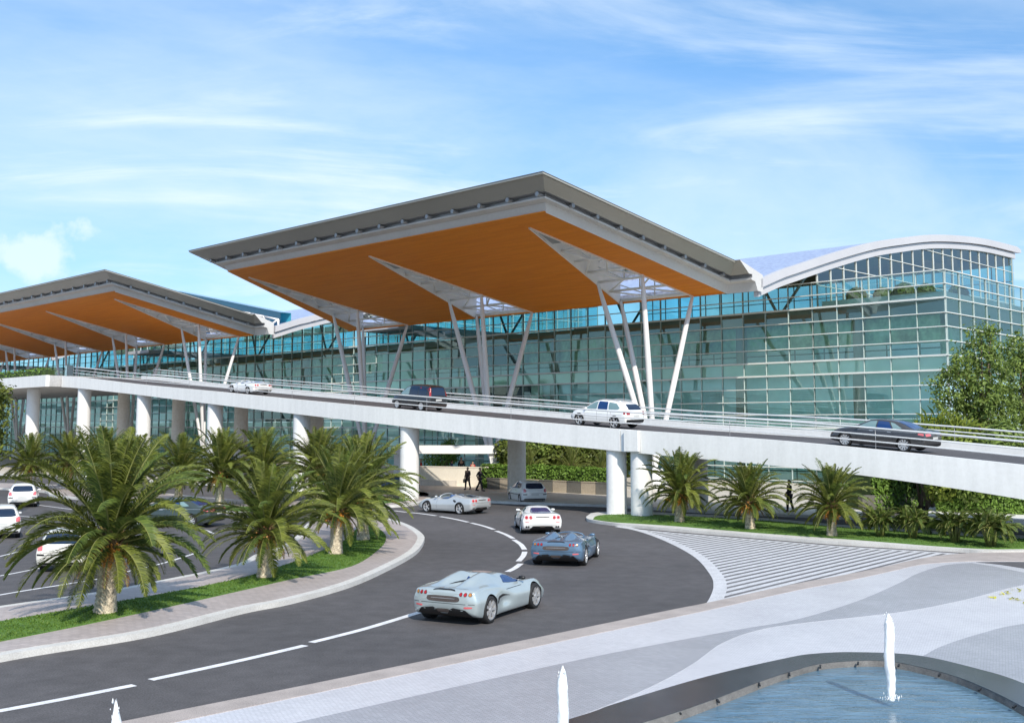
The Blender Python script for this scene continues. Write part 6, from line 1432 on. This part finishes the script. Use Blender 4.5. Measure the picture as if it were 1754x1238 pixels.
person(gp(1353, 876, .156), R(100), 'person in dark clothes standing under the ramp between two short palms', M['suit'], M['suit'], M['hair'], .3, 1.05)
# fountain jets
def jet(x, y, h, rb, label, seed):
    rng = random.Random(seed); p = gp(x, y, .15); mb = MB(); n = 20; rr = 46
    for i in range(rr + 1):
        t = i / rr; base = rb * (.72 + .5 * min(1, t * 3) - .12 * t) * (1 if t < .86 else max(.12, 1 - ((t - .86) / .14) ** 1.5 * .9))
        for j in range(n):
            a = 6.2832 * j / n; q = Vector((math.cos(a) * 1.4, math.sin(a) * 1.4, t * 2.2 + seed)); q2 = Vector((math.cos(a) * 3, math.sin(a) * 3, t * 9 + seed))
            k = base * (1 + .16 * noise.noise(q * 2) + .16 * noise.noise(q2 * 2)); mb.v.append((k * math.cos(a) + .025 * noise.noise(Vector((0, seed, t * 3))), k * math.sin(a), t * h + (.07 * noise.noise(q2 * 1.1) if t > .85 else 0)))
    for i in range(rr):
        for j in range(n): a, b = i * n + j, i * n + (j + 1) % n; mb.f.append((a, b, b + n, a + n)); mb.m.append(0)
    mb.f.append(tuple(rr * n + j for j in range(n))); mb.m.append(0)
    for k in range(60):                                    # loose drops round the foot and the head
        a = rng.uniform(0, 6.28); t = rng.choice((rng.uniform(.0, .05), rng.uniform(0, .03), rng.uniform(.75, 1.0))); r_ = rb * rng.uniform(.6, 2.6 if t < .1 else 1.25); c = Vector((r_ * math.cos(a), r_ * math.sin(a), t * h + .02)); s = rng.uniform(.006, .014)
        mb.add([c + Vector(v) * s for v in ((1, 0, 0), (-1, 0, 0), (0, 1, 0), (0, -1, 0), (0, 0, 3), (0, 0, -2))], [(0, 2, 4), (2, 1, 4), (1, 3, 4), (3, 0, 4), (2, 0, 5), (1, 2, 5), (3, 1, 5), (0, 3, 5)])
    o = mb.build('fountain_jet', M['jet'], None, True); o.location = p; return tag(o, label, 'fountain jet', 'white jets of the fountain pool')
jet(1527, 1199, 1.55, .078, 'white water jet in full view, farthest into the pool at the right', 1)
jet(965, 1345, 1.60, .068, 'white water jet cut by the bottom edge next to the pool coping', 2)
jet(187, 1520, 1.95, .05, 'tip of a white water jet just showing at the bottom left', 3)
# yellow leaves lying on the plaza at the right
rng = random.Random(77); mb = MB()
for x, y, n in ((1720, 1016, 9), (1742, 1012, 5), (1735, 1024, 6), (1700, 1021, 4), (1752, 1030, 5), (1765, 1018, 8)):
    for k in range(n):
        p = gp(x + rng.uniform(-9, 9), y + rng.uniform(-3, 3), .15); p.z = .16 + rng.uniform(0, .02); leafq(mb, p, Vector((rng.gauss(0, .3), rng.gauss(0, .3), 1)), rng.uniform(.05, .12), rng)
tag(mb.build('fallen_leaves', M['litter']), 'yellow green leaves scattered on the pale plaza at the right edge', 'leaves', kind='stuff')
